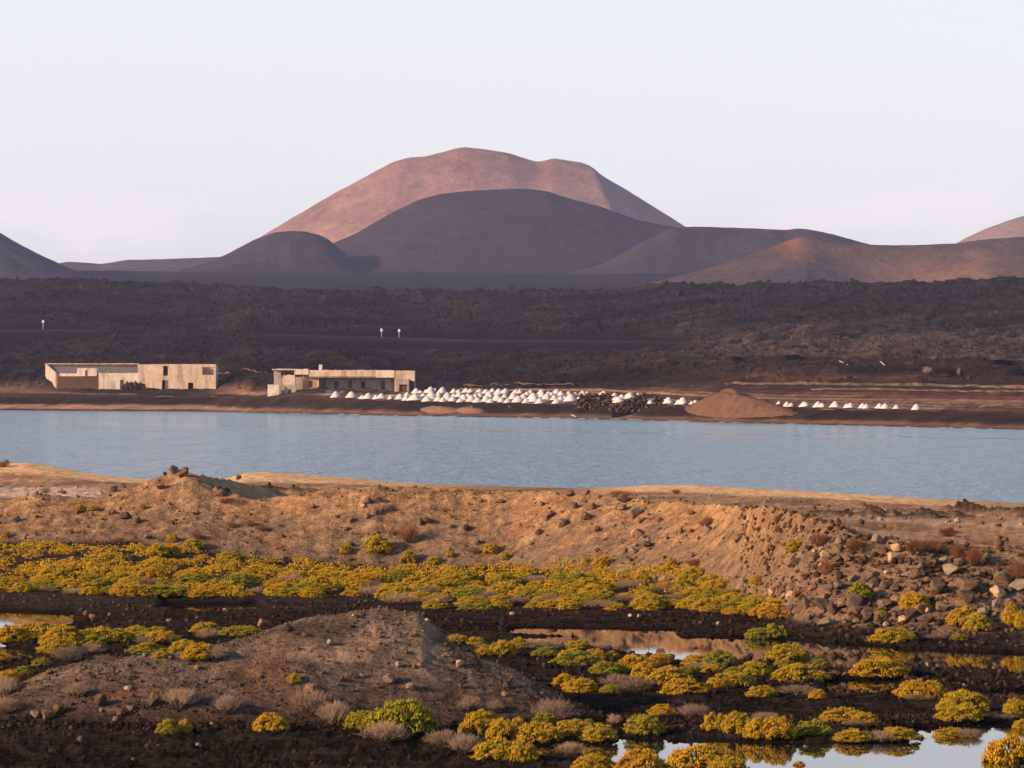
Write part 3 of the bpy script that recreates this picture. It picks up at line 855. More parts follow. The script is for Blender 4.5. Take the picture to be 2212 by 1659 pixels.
def leaf_cloud(rs, n_clump, n_leaf, length, width, tint_noise=True):
    """Leaves of a low domed shrub, 1 m wide and 1 m tall; each leaf is a small three sided spike."""
    ph = rs.rand(n_clump) * 2 * np.pi
    el = np.arcsin(np.clip(rs.rand(n_clump) ** 1.15, 0, 1))
    rad = 0.42 * (0.74 + 0.30 * rs.rand(n_clump))
    cc_ = np.stack([np.cos(ph) * np.cos(el) * rad * 1.08, np.sin(ph) * np.cos(el) * rad * 1.08, 0.07 + np.sin(el) * rad * 1.95], -1)
    crad = 0.07 + 0.06 * rs.rand(n_clump)
    idx = rs.randint(0, n_clump, n_leaf)
    d = unit(rs.randn(n_leaf, 3) + unit(cc_[idx]) * 0.9 + np.array([0, 0, 0.5]))
    p = cc_[idx] + d * crad[idx, None] * np.array([1, 1, 1.3]) * (0.6 + 0.45 * rs.rand(n_leaf, 1))
    p[:, 2] = np.maximum(p[:, 2], 0.02)
    ax = unit(d * 0.6 + np.array([0, 0, 0.9]) + rs.randn(n_leaf, 3) * 0.42)
    L = length * (0.7 + 0.6 * rs.rand(n_leaf, 1)) * np.array([1, 1, 2.5])
    s1 = unit(np.cross(ax, rs.randn(n_leaf, 3)))
    s2 = unit(np.cross(ax, s1))
    w = width * (0.7 + 0.6 * rs.rand(n_leaf, 1))
    base = p - ax * L * 0.4
    mid = p
    ring = [mid + w * (math.cos(a) * s1 + math.sin(a) * s2) for a in (0, 2.094, 4.189)]
    tip = p + ax * L * 0.6
    V = np.stack([ring[0], ring[1], ring[2], tip, base], 1).reshape(-1, 3)
    o = (np.arange(n_leaf) * 5)[:, None]
    Ft = np.concatenate([o + np.array([[0, 1, 3]]), o + np.array([[1, 2, 3]]), o + np.array([[2, 0, 3]]), o + np.array([[1, 0, 4]]), o + np.array([[2, 1, 4]]), o + np.array([[0, 2, 4]])])
    tc_ = rs.rand(n_clump)
    tint = np.clip(0.7 * tc_[idx] + 0.5 * rs.rand(n_leaf) - 0.1, 0, 1)
    return V, Ft, np.repeat(tint, 5), cc_

def tubes(segs_):
    """Three sided tapered sticks from (p, q, r0, r1)."""
    V, Ft = [], []
    for (p, q, r0, r1) in segs_:
        p, q = np.asarray(p, float), np.asarray(q, float)
        ax = unit(q - p)
        s1 = unit(np.cross(ax, np.array([0.31, 0.77, 0.21])))
        s2 = np.cross(ax, s1)
        b = len(V)
        for (c, r) in ((p, r0), (q, r1)):
            for a in (0, 2.094, 4.189):
                V.append(c + r * (math.cos(a) * s1 + math.sin(a) * s2))
        for i in range(3):
            j = (i + 1) % 3
            Ft += [(b + i, b + j, b + 3 + j), (b + i, b + 3 + j, b + 3 + i)]
    return np.array(V), np.array(Ft)

def dry_segments(rs, n_stem, spread=1.0):
    out = []
    for i in range(n_stem):
        a = rs.rand() * 2 * math.pi
        r = math.sqrt(rs.rand())
        p0 = np.array([math.cos(a) * 0.12 * r, math.sin(a) * 0.12 * r, 0.0])
        tip = np.array([math.cos(a) * 0.46 * r * spread, math.sin(a) * 0.46 * r * spread, (0.35 + 0.65 * math.sqrt(max(0, 1 - r * r))) * (0.75 + 0.3 * rs.rand())])
        m = p0 + (tip - p0) * 0.5 + rs.randn(3) * 0.03
        out.append((p0, m, 0.009, 0.007))
        for k in range(3):
            q = m + (tip - m) * (0.6 + 0.3 * rs.rand()) + rs.randn(3) * np.array([0.06, 0.06, 0.05])
            q[2] = max(q[2], 0.03)
            out.append((m, q, 0.007, 0.005))
            for kk in range(3):
                e_ = q + (tip - p0) * (0.12 + 0.12 * rs.rand()) + rs.randn(3) * np.array([0.05, 0.05, 0.06])
                e_[2] = max(e_[2], 0.03)
                out.append((q, e_, 0.005, 0.002))
    return out

protos = {}
def make_plant_protos():
    for kind, n_v in (('Y', 4), ('G', 3), ('O', 3)):
        for i in range(n_v):
            rs = np.random.RandomState(100 + i * 7 + ord(kind))
            V, Ft, tint, cc_ = leaf_cloud(rs, 110 + 15 * i, 2100, 0.078, 0.0155)
            f = mesh_np('foliage_' + kind, V, Ft, False, None, tint)
            f.materials.append(M['leaf_' + kind])
            tv, tf_ = tubes([((rs.randn() * 0.03, rs.randn() * 0.03, -0.03), c * 0.97, 0.014, 0.006) for c in cc_])
            t = mesh_np('twigs_' + kind, tv, tf_)
            t.materials.append(M['twig'])
            protos.setdefault(kind, []).append((f, t))
    for kind in 'DRK':
        for i in range(3):
            rs = np.random.RandomState(300 + i * 5 + ord(kind))
            sg_ = dry_segments(rs, 75)
            main = [x for x in sg_ if x[2] > 0.008]
            fine = [x for x in sg_ if x[2] <= 0.008]
            V, Ft = tubes(fine)
            f = mesh_np('branches_' + kind, V, Ft, False, None, np.repeat(rs.rand(len(fine)), 6))
            f.materials.append(M['leaf_' + kind])
            tv, tf_ = tubes(main)
            t = mesh_np('stems_' + kind, tv, tf_)
            t.materials.append(M['twig'])
            protos.setdefault(kind, []).append((f, t))
make_plant_protos()
NAMES = {'Y': 'yellow_saltbush', 'G': 'green_saltbush', 'O': 'orange_saltbush', 'D': 'dry_shrub', 'R': 'red_shrub', 'K': 'dark_shrub'}
LOOK = {'Y': 'golden yellow saltbush', 'G': 'yellow green saltbush', 'O': 'orange tinged saltbush', 'D': 'pale dry shrub', 'R': 'rusty red dry shrub'}

def plant(kind, x, y, z, w, h, label, group, parts=True):
    f, t = R.choice(protos[kind])
    rot = R.uniform(0, 6.28)
    if parts:
        root = bpy.data.objects.new(NAMES[kind], None)
        C.objects.link(root)
        root.empty_display_size = 0.2
        a = link('foliage' if kind in 'YGO' else 'branches', f, parent=root)
        link('stems', t, parent=root)
    else:
        root = link(NAMES[kind], f)
    root.location = (x, y, z)
    root.scale = (w, w, h)
    root.rotation_euler = (0, 0, rot)
    tag(root, label, 'bush', group)
    return root

CROP = {1: (0, 982.9), 2: (553, 1015.3), 3: (1106, 1015.3), 4: (1659, 1047.7), 5: (0, 1296), 6: (553, 1296), 7: (1106, 1323), 8: (1659, 1323)}
def zone_of(crop, u, v):
    if crop == 5:
        return ('behind the cinder mound by the brown pool', 'bushes behind the cinder mound') if v < 1440 else ('at the front foot of the cinder mound', 'bushes at the foot of the cinder mound')
    if crop == 6:
        if v < 1430 and u > 950:
            return 'beside the long brown pool', 'bushes beside the long brown pool'
        return 'at the front foot of the cinder mound', 'bushes at the foot of the cinder mound'
    if crop in (7, 8):
        if v < 1450:
            return 'beside the long brown pool', 'bushes beside the long brown pool'
        if v < 1560:
            return 'on black gravel between the pools', 'bushes on the gravel between the pools'
        return ('at the mound end of the sky mirroring pool' if u < 1420 else 'half way along the sky mirroring pool' if u < 1780 else 'at the open end of the sky mirroring pool'), 'bushes at the sky mirroring pool'
    if crop == 4:
        return ('growing at the top of the rubble slope' if v < 1225 else 'growing among the blocks of the rubble slope'), 'bushes on the rubble slope'
    return 'growing alone on the sandy bank', 'bushes on the sandy bank'

bushes = {
 7: "Y60,310,150,100 D270,330,350,90 G290,375,220,80 Y570,310,200,80 O520,400,220,90 G560,460,380,120 O720,405,200,90 G860,400,130,70 D790,320,150,60 "
    "Y1080,500,280,140 O1290,440,200,90 G810,530,250,110 G930,520,130,90 Y1150,580,240,150 Y1360,640,360,160 O1480,710,380,140 D900,640,260,110 D1080,690,330,120 G850,700,170,80 "
    "O460,640,220,110 O590,690,280,120 G1800,470,270,150 O1600,460,260,90 D1640,510,300,70 G1530,520,180,70 O1720,520,200,70 Y2090,540,280,120 G1920,540,180,70 Y1890,650,350,130 O1760,660,180,90 "
    "Y2150,730,230,100 G2130,250,210,110 O1300,890,230,90 D1570,910,280,120 G1140,1060,300,190 D880,970,140,90 Y1760,1020,220,160 Y1940,1050,240,190 O2130,1090,250,170 D2150,950,170,90 "
    "D340,960,400,190 G290,980,200,120 O220,1140,380,160 Y480,1080,240,150 Y560,1050,260,120 Y750,1130,300,150 G660,965,80,60 Y90,1290,240,190 Y40,1040,150,140 D500,1240,290,110 "
    "Y700,1370,330,140 O1120,1420,400,220 O1600,1390,480,210 Y1870,1410,330,140 R1290,470,60,90 R1370,430,60,60",
 8: "Y1080,265,370,130 Y170,440,330,140 G130,470,150,80 G450,480,140,80 Y250,600,380,160 Y450,575,170,75 D570,560,100,60 Y960,590,450,170 Y1320,745,430,160 D1290,760,240,55 "
    "Y1690,860,420,180 Y1650,950,350,150 Y2140,880,200,140 O2190,1030,140,90 Y640,950,380,130 Y840,975,220,120 D780,990,280,60 D250,720,360,90 O430,740,150,80 Y20,720,120,80 "
    "Y80,1110,300,190 G390,1070,320,140 D30,930,150,70 Y740,1130,300,110 D970,1140,260,100 Y1130,1140,310,120 Y1570,1130,290,100 D1730,1140,250,100 O2080,1350,400,250 O270,1370,110,60 "
    "D1470,245,220,70 G1650,240,150,60 D2060,940,220,50",
 6: "G930,1120,300,160 G1260,1160,560,290 D1100,1235,430,160 D480,1070,400,220 D690,1090,300,200 O130,1140,280,160 Y1950,1160,340,200 Y2130,1210,250,180 D1850,1000,220,130 D1620,1270,330,140 D1800,1340,330,170 "
    "Y2080,1390,380,190 Y330,735,120,80 Y1740,370,180,60 Y1900,390,160,80 Y2130,480,220,130 D1960,430,170,50 Y1960,490,150,70 D2050,1000,200,100",
 5: "Y100,370,300,150 Y330,340,380,140 Y550,385,350,160 Y500,470,320,150 Y830,370,350,140 Y1000,370,250,120 Y1090,360,170,90 G1320,340,350,110 Y1400,385,330,120 Y1600,430,260,110 Y1780,280,250,90 "
    "D1800,340,230,90 G2080,310,330,90 G1270,470,300,100 D780,470,230,90 G800,390,240,90 Y1390,510,140,60 D600,540,300,130 G360,570,160,70 Y1720,540,280,140 D1850,560,200,110 G200,650,180,80 Y60,720,220,120 "
    "D60,850,220,160 D50,1010,260,140 D1550,980,300,160 D1970,1040,270,160 G1450,1160,190,130 O1590,1150,130,120 D980,1020,150,70 D1250,390,200,80 D900,500,180,60 Y1180,300,200,80 D660,880,260,120",
 4: "R760,600,210,100 R1260,620,170,120 R1420,610,270,110 R1640,670,140,130 R1770,735,190,150 G800,1030,200,150 O1270,1110,260,160 G980,1175,110,80 R1560,450,180,80 R450,560,190,110 Y250,575,190,90 "
    "R2160,870,210,180 R500,800,130,120 Y1680,1240,240,170 Y1810,1270,230,150 Y2100,1230,150,190 Y2190,1260,120,160 R420,330,90,40 R90,340,90,60 Y20,1090,100,120 G60,1330,200,120",
 3: "R1680,520,150,100 R930,225,220,60 R1420,210,110,40 Y640,810,80,50 O790,850,180,90 Y1380,860,100,100 R2140,545,90,50 Y2120,1000,130,80 Y1750,1020,110,60 R1570,860,150,70",
 2: "Y1050,760,230,150 Y770,740,95,85 R1320,670,190,140 Y1320,830,130,110 D1090,390,160,80 Y2030,740,125,90 Y2150,785,80,70 Y1680,760,75,55 R1900,745,90,60 R50,540,80,50 Y1540,830,110,70 R1200,580,100,50",
 1: "Y1370,875,170,110 Y1480,880,150,110 Y1670,820,160,90 R1710,745,110,60 R1960,435,160,50 R1020,765,130,60 O680,500,110,60 O800,490,90,50 G1980,910,220,90 R2010,650,110,60 R2150,630,80,60 Y1490,760,100,70 "
    "Y50,720,70,60 R620,690,50,50 D390,330,110,50 R20,110,120,50 G55,70,40,35",
}
special = {
 (6, 1260): 'large bright green saltbush beside the cinder mound, biggest green bush',
 (7, 1140): 'round lone green saltbush casting its shadow on black gravel',
 (8, 960): 'wide golden dome of saltbush standing alone by the brown pool',
 (2, 1050): 'round lone yellow green saltbush half way down the sandy bank',
 (2, 1320): 'bright rust red shrub on the middle of the sandy bank',
 (8, 2080): 'large orange round saltbush standing in the sky mirroring pool',
 (4, 800): 'upright yellow green bush among the blocks of the rubble slope',
 (5, 1550): 'bare spiky dead shrub beside the tall brown boulder',
}
count_b = 0
done_special = set()
for crop, txt in bushes.items():
    u0, v0 = CROP[crop]
    for item in txt.split():
        kind = item[0]
        cx, cy, cw, ch = (float(q) for q in item[1:].split(','))
        u, v = u0 + cx / 4, v0 + cy / 4
        x, y, z = fg.hit(u, v)
        w = cw / 4 * y / FU * 1.1
        h = ch / 4 * y / FU * 1.0
        y2 = y + 0.36 * w
        x2 = x_at(u, y2)
        z2 = min(fg.height(u, y2), z + 0.3 * h)
        z2 = max(z2, -0.03)
        zl, gr = zone_of(crop, u, v)
        lab = ('small ' if w < 0.42 else 'broad ' if w > 0.85 else 'middling ') + LOOK[kind] + ' ' + zl
        if (crop, cx) in special and (crop, cx) not in done_special:
            lab = special[(crop, cx)]
            done_special.add((crop, cx))
        plant(kind, x2, y2, z2 - 0.02, w, h, lab, gr)
        count_b += 1

# the dense belt along the foot of the bank: the largest as single bushes, the rest as low scrub
belt_lo = curve(0, 1282, 175, 1286, 262, 1294, 425, 1294, 550, 1290, 803, 1293, 853, 1314, 1028, 1320, 1168, 1316, 1431, 1320, 1531, 1326, 1656, 1336, 1700, 1340)
belt_hi = curve(0, 1180, 250, 1182, 475, 1204, 553, 1212, 678, 1218, 803, 1234, 1103, 1230, 1356, 1236, 1506, 1250, 1656, 1318, 1700, 1335)
gaps = [(90, 1213, 70, 9), (300, 1218, 50, 10), (420, 1228, 45, 6), (850, 1268, 40, 6), (1000, 1297, 40, 6), (1330, 1280, 40, 7), (1420, 1268, 45, 8), (30, 1262, 40, 6), (620, 1236, 35, 5), (1150, 1285, 40, 5)]
spots = []
rsb = np.random.RandomState(21)
for i in range(1500):
    u = rsb.uniform(-60, 1690)
    lo, hi = belt_lo(u), belt_hi(u)
    v = hi + (lo - hi) * rsb.rand() ** 0.9
    if any(((u - a) / c) ** 2 + ((v - b) / d) ** 2 < 1 for a, b, c, d in gaps):
        continue
    if perlin(np.array([u * 0.02]), np.array([v * 0.06]))[0] < -0.2:
        continue
    spots.append((v, u))
spots.sort()
keep = []
for v, u in spots:
    if all(abs(u - b) > 24 or abs(v - a) > 5.0 for a, b in keep[-60:]):
        keep.append((v, u))
keep_single = [k for i, k in enumerate(keep) if i % 5 != 0 or k[0] > 1290]
rest = [k for k in keep if k not in set(keep_single)]
if len(keep_single) > 190:
    R.shuffle(keep_single)
    keep_single.sort(key=lambda k: -k[0])
    rest += keep_single[190:]
    keep_single = keep_single[:190]
def belt_label(kind, u, v, w):
    t = (v - float(belt_hi(u))) / max(1.0, float(belt_lo(u) - belt_hi(u)))
    row = 'at the bank side of the belt' if t < 0.36 else ('in the middle of the belt' if t < 0.72 else 'at the gravel edge of the belt')
    lm = [(200, 'near the brown pool'), (500, 'below the rocky knob'), (790, 'behind the cinder mound'), (1080, 'below the lone round bush'), (1390, 'below the stony shoulder'), (9999, 'beside the rubble slope')]
    size = 'small ' if w < 0.78 else ('broad ' if w > 1.02 else '')
    return size + LOOK[kind] + ' ' + row + ', ' + [b for a, b in lm if u < a][0]
for v, u in keep_single:
    kind = R.choice('YYYYYGGGOOODD')
    x, y, z = fg.hit(u, v)
    w = R.uniform(0.6, 1.15)
    h = w * R.uniform(0.26, 0.42) * (0.8 if kind == 'D' else 1)
    y += 0.3 * w
    plant(kind, x_at(u, y), y, fg.height(u, y) - 0.03, w, h, belt_label(kind, u, v, w), 'bushes in the belt below the sandy bank', parts=False)
rs = np.random.RandomState(77)
Vs, Fs, Ts, nb = [], [], [], 0
for v, u in rest * 2:
    u, v = u + rs.randn() * 12, v + rs.randn() * 3
    x, y, z = fg.hit(u, v)
    w = rs.uniform(0.5, 1.0)
    V, Ft, tint, _ = leaf_cloud(rs, 40, 120, 0.10, 0.026)
    V = V * np.array([w, w, w * 0.32]) + np.array([x, y + 0.3 * w, fg.height(u, y + 0.3 * w) - 0.03])
    Vs.append(V); Fs.append(Ft + nb); Ts.append(np.clip(tint * 0.5 + rs.rand() * 0.5, 0, 1))
    nb += len(V)
o = link('scrub', mesh_np('scrub', np.concatenate(Vs), np.concatenate(Fs), False, None, np.concatenate(Ts)), M['leaf_Y'])
tag(o, 'low yellow scrub filling the gaps of the belt below the bank', 'scrub', kind='stuff')

# ------------------------------------------------------------------ rocks
def rock_mesh(seed, n=16, block=0.0):
    rr = np.random.RandomState(seed)
    p = unit(rr.randn(n, 3))
    if block:
        p = np.sign(p) * np.abs(p) ** (1 - block)
        p = p / np.abs(p).max()
    p *= 0.5 * (0.85 + 0.25 * rr.rand(n, 1))
    bm_ = bmesh.new()
    vs = [bm_.verts.new(q) for q in p]
    ret = bmesh.ops.convex_hull(bm_, input=vs)
    bmesh.ops.delete(bm_, geom=[g for g in ret['geom_interior'] if isinstance(g, bmesh.types.BMVert)], context='VERTS')
    bmesh.ops.bevel(bm_, geom=bm_.edges[:], offset=0.03, segments=1, affect='EDGES')
    me_ = bpy.data.meshes.new('rock')
    bm_.to_mesh(me_)
    bm_.free()
    return me_
rock_protos = {}
M['rock_lava'] = mat_noise('lava_rock', (0.010, 0.008, 0.0075), (0.034, 0.023, 0.018), 0.6, bump=0.5, bdist=0.2)
for ki, k in enumerate(('dark', 'tan', 'grey', 'red', 'lava')):
    rock_protos[k] = []
    for i in range(5):
        me_ = rock_mesh(40 + i + 13 * ki, 15 + i, 0.35 if i % 2 else 0.0)
        me_.materials.append(M['rock_' + k])
        rock_protos[k].append(me_)
RLOOK = {'d': ('dark', 'dark brown basalt'), 't': ('tan', 'pale orange tan'), 'g': ('grey', 'grey brown'), 'r': ('red', 'reddish brown'), 'l': ('lava', 'black lava')}

def rock(k, x, y, z, w, h, label, group, name=None, tilt=0.5, d=None):
    kind, _ = RLOOK[k]
    o = link(name or 'boulder', R.choice(rock_protos[kind]))
    o.location = (x, y, z + 0.36 * h)
    o.scale = (w, d or w * R.uniform(0.75, 1.1), h)
    o.rotation_euler = (R.uniform(-tilt, tilt), R.uniform(-tilt, tilt), R.uniform(0, 6.28))
    tag(o, label, 'rock', group)
    return o

rocks = {
 4: "t1090,690,110,95 t1110,600,100,70 g1560,790,175,95 g1530,700,95,65 d1450,965,165,125 d1740,945,230,120 d1720,1030,160,95 t1990,975,120,90 d2040,885,160,105 g2170,925,150,115 r500,975,160,80 d610,925,110,90 "
    "d740,1085,125,120 g80,1085,130,120 t30,965,65,65 t190,985,80,65 t490,645,75,55 g930,525,150,75 g600,545,105,85 g510,1225,190,65 r450,1135,120,80 t1160,1205,80,75 t1020,1235,50,45 t1210,1105,75,70 t1370,1125,60,60 "
    "d1240,1175,140,90 g1860,1165,85,95 t1780,1275,90,65 d690,680,80,70 d610,690,80,70 d380,690,70,60 g730,850,90,60 d930,890,100,90 d1280,830,110,90 t1030,790,60,45 d560,1130,130,80 d860,1190,110,100 d1010,1080,120,80 "
    "r1110,1040,100,70 d640,1080,120,90 d460,1070,130,70 d330,1080,90,80 d1330,1130,120,90 d1500,1120,140,100 t450,720,50,40 d120,1140,120,80 d270,1120,80,60 r760,1150,130,90 d950,1200,100,80 d1090,940,90,70 d1000,920,80,70 "
    "d1660,720,80,60 d1430,720,90,70 r1240,960,100,60 g1960,1060,90,70 d2090,1080,100,80 d1900,660,60,60 t460,590,60,40 t180,715,40,28 t395,595,45,30 d1610,1230,110,80 d1390,1210,110,70 d700,1190,110,70",
 3: "d960,305,115,85 g1060,425,125,125 d1270,465,65,55 d1095,600,105,85 t1050,580,45,55 g1050,745,85,70 g1690,560,95,85 d960,360,90,60 d230,575,75,60 d430,515,120,90 d640,445,95,75 d970,1015,110,70 d1550,405,70,45 d740,545,70,50 "
    "d640,230,90,50 d500,240,80,50 d330,430,90,60 d540,350,90,60 d1950,640,110,70 d1110,475,70,60 d1560,760,60,40 t1085,285,40,30 t1165,385,30,28 d1460,560,50,50 d300,450,70,40 d1180,680,80,50 d2010,440,60,40 d260,325,60,45 d690,350,70,50",
 2: "d970,310,60,50 d1060,290,70,50 d1030,395,50,40 t910,330,60,50 d700,430,40,30 d1420,490,60,70 d1480,480,70,60 d1810,535,80,60 d1920,655,70,50 t920,345,60,40 d1940,295,50,40 d2110,300,60,40 d820,465,60,40 d500,345,50,40 d960,430,50,40 d780,540,50,40 d1690,510,40,35",
 1: "d1500,175,90,70 d1605,200,80,95 d1425,190,45,40 d2060,220,50,45 d1390,315,95,65 d1180,605,110,75 d1085,570,100,65 d1240,485,55,55 d130,600,100,75 d985,325,95,65 d1065,290,60,40 d1910,370,95,65 d550,345,70,35 t865,350,80,30 d1560,210,60,50 "
    "d1870,340,80,50 d660,520,60,40 d1280,740,70,50 d320,350,30,35 d980,520,60,40",
 5: "d870,945,115,135 d1340,935,95,145 d410,1055,125,115 d510,1000,115,105 d310,1035,85,75 g880,990,55,50 d1040,1020,85,65 d690,1235,65,65 g1720,1285,60,45 d1700,615,55,55 r800,190,95,70 r1150,1395,45,25 g1460,200,65,35 d430,660,80,60 g1830,1090,40,35 d1000,1060,60,50 "
    "d640,540,50,40 t1110,800,60,50 d1150,480,60,45 d1090,470,40,50 d950,150,60,40 d740,140,60,50 t1940,100,30,22 d1130,970,60,50",
 6: "r60,245,115,85 t1760,595,110,65 r1160,745,115,90 g1340,805,90,65 g1240,595,75,65 g640,405,60,60 r920,685,55,40 d1290,480,70,45 d1080,345,50,40 r460,820,100,70 r2150,850,70,60 d2160,770,60,50 d420,330,60,45 d1370,610,60,50 t850,150,40,25 t1480,195,55,30 d740,720,60,45",
 7: "d1280,390,85,75 d1375,420,75,65 d2010,415,120,60 d2085,370,45,35 d1170,360,70,30 t2,30,60,30 t1020,45,40,30 t1100,50,40,30 g1790,120,60,40 d700,1230,40,60 d2160,1225,60,60",
 8: "d670,555,60,40 d1380,430,50,25 d360,320,70,30 d1320,1090,60,25 d1700,650,50,30",
}
RZ = {1: ('on the sandy bank near its rocky knob', 'rocks on the bank by the knob'), 2: ('set in the middle of the sandy bank', 'rocks on the middle of the bank'),
      3: ('on the stony shoulder of the sandy bank', 'rocks on the stony shoulder'), 4: ('in the rubble slope at the end of the bank', 'blocks of the rubble slope'),
      5: ('at the foot of the low cinder hump', 'rocks by the cinder hump'), 6: ('on the flank of the tall cinder mound', 'rocks on the cinder mound'),
      7: ('on the black flats by the long pool', 'rocks by the pools'), 8: ('on the black flats by the long pool', 'rocks by the pools')}
rspecial = {(4, 1090): 'square pale tan block, the brightest in the rubble slope', (4, 1560): 'long grey brown slab with a broken top in the rubble slope',
            (3, 1060): 'largest grey boulder on the stony shoulder of the bank', (5, 870): 'tall rounded brown boulder standing at the foot of the cinder hump',
            (6, 1760): 'round pale tan stone lying alone on the cinder mound', (3, 970): 'dark wedge shaped rock standing up among the yellow scrub',
            (1, 1605): 'larger basalt block crowning the knob of the sandy bank', (6, 60): 'reddish lump of rock at the upper end of the cinder mound'}
for crop, txt in rocks.items():
    u0, v0 = CROP[crop]
    for item in txt.split():
        k = item[0]
        cx, cy, cw, ch = (float(q) for q in item[1:].split(','))
        u, v = u0 + cx / 4, v0 + cy / 4
        x, y, z = fg.hit(u, v - 2)
        gf = 1.04 if crop == 4 else 1.0
        w, h = cw / 4 * y / FU * 1.12 * gf, ch / 4 * y / FU * 1.1 * gf
        y += 0.25 * w
        zl = RZ[crop][0]
        if crop == 4:
            zl = ('at the top of the rubble slope' if v < 1225 else 'half way up the rubble slope' if v < 1290 else 'at the foot of the rubble slope')
        lab = rspecial.get((crop, cx)) or (('small ' if w < 0.3 else 'big ' if w > 0.55 else 'middling ') + RLOOK[k][1] + ' rock ' + zl)
        rock(k, x_at(u, y), y, fg.height(u, y), w, h, lab, RZ[crop][1])
# the smaller stones of the rubble slope, still one by one
for i in range(70):
    u = R.uniform(1640, 2240)
    v = R.uniform(1215, float(v_base(u)) - 4) if u > 1720 else R.uniform(1265, float(v_base(u)) - 2)
    x, y, z = fg.hit(u, v)
    w = R.uniform(0.14, 0.42)
    k = R.choice('ddddddgr')
    rock(k, x, y, z - 0.02, w, w * R.uniform(0.5, 0.8), 'smaller ' + RLOOK[k][1] + ' stone in the rubble slope', 'small stones of the rubble slope', 'stone')

# countless gravel: low stones whose colour follows the soil they lie on
def ico():
    bm_ = bmesh.new()
    bmesh.ops.create_icosphere(bm_, subdivisions=1, radius=0.5)
    V = np.array([v.co[:] for v in bm_.verts])
    Ft = np.array([[v.index for v in f.verts] for f in bm_.faces])
    bm_.free()
    return V, Ft
IV, IF = ico()
def stones(name, label, P, S, COL, mat, seed, flat=0.7):
    rr = np.random.RandomState(seed)
    n = len(P)
    jit = 1 + 0.38 * (rr.rand(n, len(IV), 1) - 0.5) * 2
    V = IV[None] * jit
    a = rr.rand(n) * 2 * np.pi
    ca, sa = np.cos(a)[:, None], np.sin(a)[:, None]
    sx = S[:, None] * (0.75 + 0.6 * rr.rand(n, 1))
    sy = S[:, None] * (0.75 + 0.5 * rr.rand(n, 1))
    sz = S[:, None] * (flat + 0.35 * rr.rand(n, 1))
    vx, vy, vz = V[..., 0] * sx, V[..., 1] * sy, V[..., 2] * sz
    W = np.stack([vx * ca - vy * sa + P[:, 0:1], vx * sa + vy * ca + P[:, 1:2], vz + P[:, 2:3] + 0.22 * sz], -1)
    Fa = (IF[None] + (np.arange(n) * len(IV))[:, None, None]).reshape(-1, 3)
    cols = np.repeat(COL, len(IV), 0)
    o_ = link(name, mesh_np(name, W.reshape(-1, 3), Fa, False, cols), mat)
    tag(o_, label, 'gravel', kind='stuff')
    return o_

rg = np.random.RandomState(5)
def scatter(n, r0, r1, u0, u1, ok):
    r = rg.randint(r0, r1, n)
    c = np.clip(np.searchsorted(U1, rg.uniform(u0, u1, n)), 0, nc - 1)
    m_ = ok(r, c)
    return r[m_], c[m_]
row_start = np.cumsum([0] + [n for _, n in segs[:-1]])
sets = []
def add_set(n, r0, r1, u0, u1, ok, smin, smax, bright=1.0, pw=3.0):
    r, c = scatter(n, r0, r1, u0, u1, ok)
    P = np.stack([Xg[r, c] + rg.uniform(-0.03, 0.03, len(r)), Yg[r, c] + rg.uniform(-0.12, 0.12, len(r)), Zg[r, c]], -1)
    S = smin + (smax - smin) * rg.rand(len(r)) ** pw
    K = col[r, c] * (0.55 + 1.0 * rg.rand(len(r), 1)) * bright
    sets.append((P, S, K))
dry = lambda r, c: (wet[r, c] < 0.55) | (rg.rand(len(r)) < 0.05)
rs0 = row_start
add_set(9500, 8, rs0[2], -100, 2400, dry, 0.018, 0.11, 1.0, 4.0)
add_set(4200, rs0[2], rs0[3], -100, 1330, lambda r, c: r > 0, 0.015, 0.09, 0.75, 4.0)
add_set(3500, rs0[2], rs0[3], 1250, 2400, dry, 0.02, 0.10, 1.0, 4.0)
add_set(1600, rs0[3], rs0[4], -100, 2400, dry, 0.02, 0.11, 1.0, 4.0)
add_set(9000, rs0[4], rs0[6], -100, 2400, dry, 0.03, 0.17, 1.25, 3.5)
add_set(2800, rs0[6], rs0[7] + 8, -60, 1750, lambda r, c: fbm(Xg[r, c] * 0.4, Yg[r, c] * 0.4, 2) > -0.1, 0.03, 0.15, 0.5, 4.0)
add_set(2600, rs0[6], rs0[7] + 8, 1600, 2400, lambda r, c: r > 0, 0.04, 0.20, 0.42, 3.0)
add_set(2600, rs0[8], rs0[11], -60, 2400, lambda r, c: r > 0, 0.05, 0.26, 0.55)
P, S, K = (np.concatenate(q) for q in zip(*sets))
stones('gravel', 'loose cinders and pebbles strewn over the flats, mound and bank', P, S, K, M['fg'], 8)

# rough blocks of the lava field
rl = np.random.RandomState(15)
n = 10000
rr_ = rl.randint(0, YF.shape[0], n * 3)
cc2 = np.clip(np.searchsorted(U2, rl.uniform(-300, 2600, n * 3)), 0, YF.shape[1] - 1)
okl = (lava[rr_, cc2] > 0.5) & (emb[rr_, cc2] < 0.3) & (KF[rr_, cc2] < 10.1)
rr_, cc2 = rr_[okl][:n], cc2[okl][:n]
P = np.stack([XF[rr_, cc2], YF[rr_, cc2] + rl.uniform(-1, 1, len(rr_)), ZF[rr_, cc2]], -1)
S = (0.35 + 1.1 * rl.rand(len(rr_)) ** 2.5) * (P[:, 1] / 1300.0)
K = colF[rr_, cc2] * (0.5 + 0.9 * rl.rand(len(rr_), 1))
o = stones('lava_rubble', 'rough black clinker blocks covering the lava field', P, S, K, M['far'], 9, 0.8)

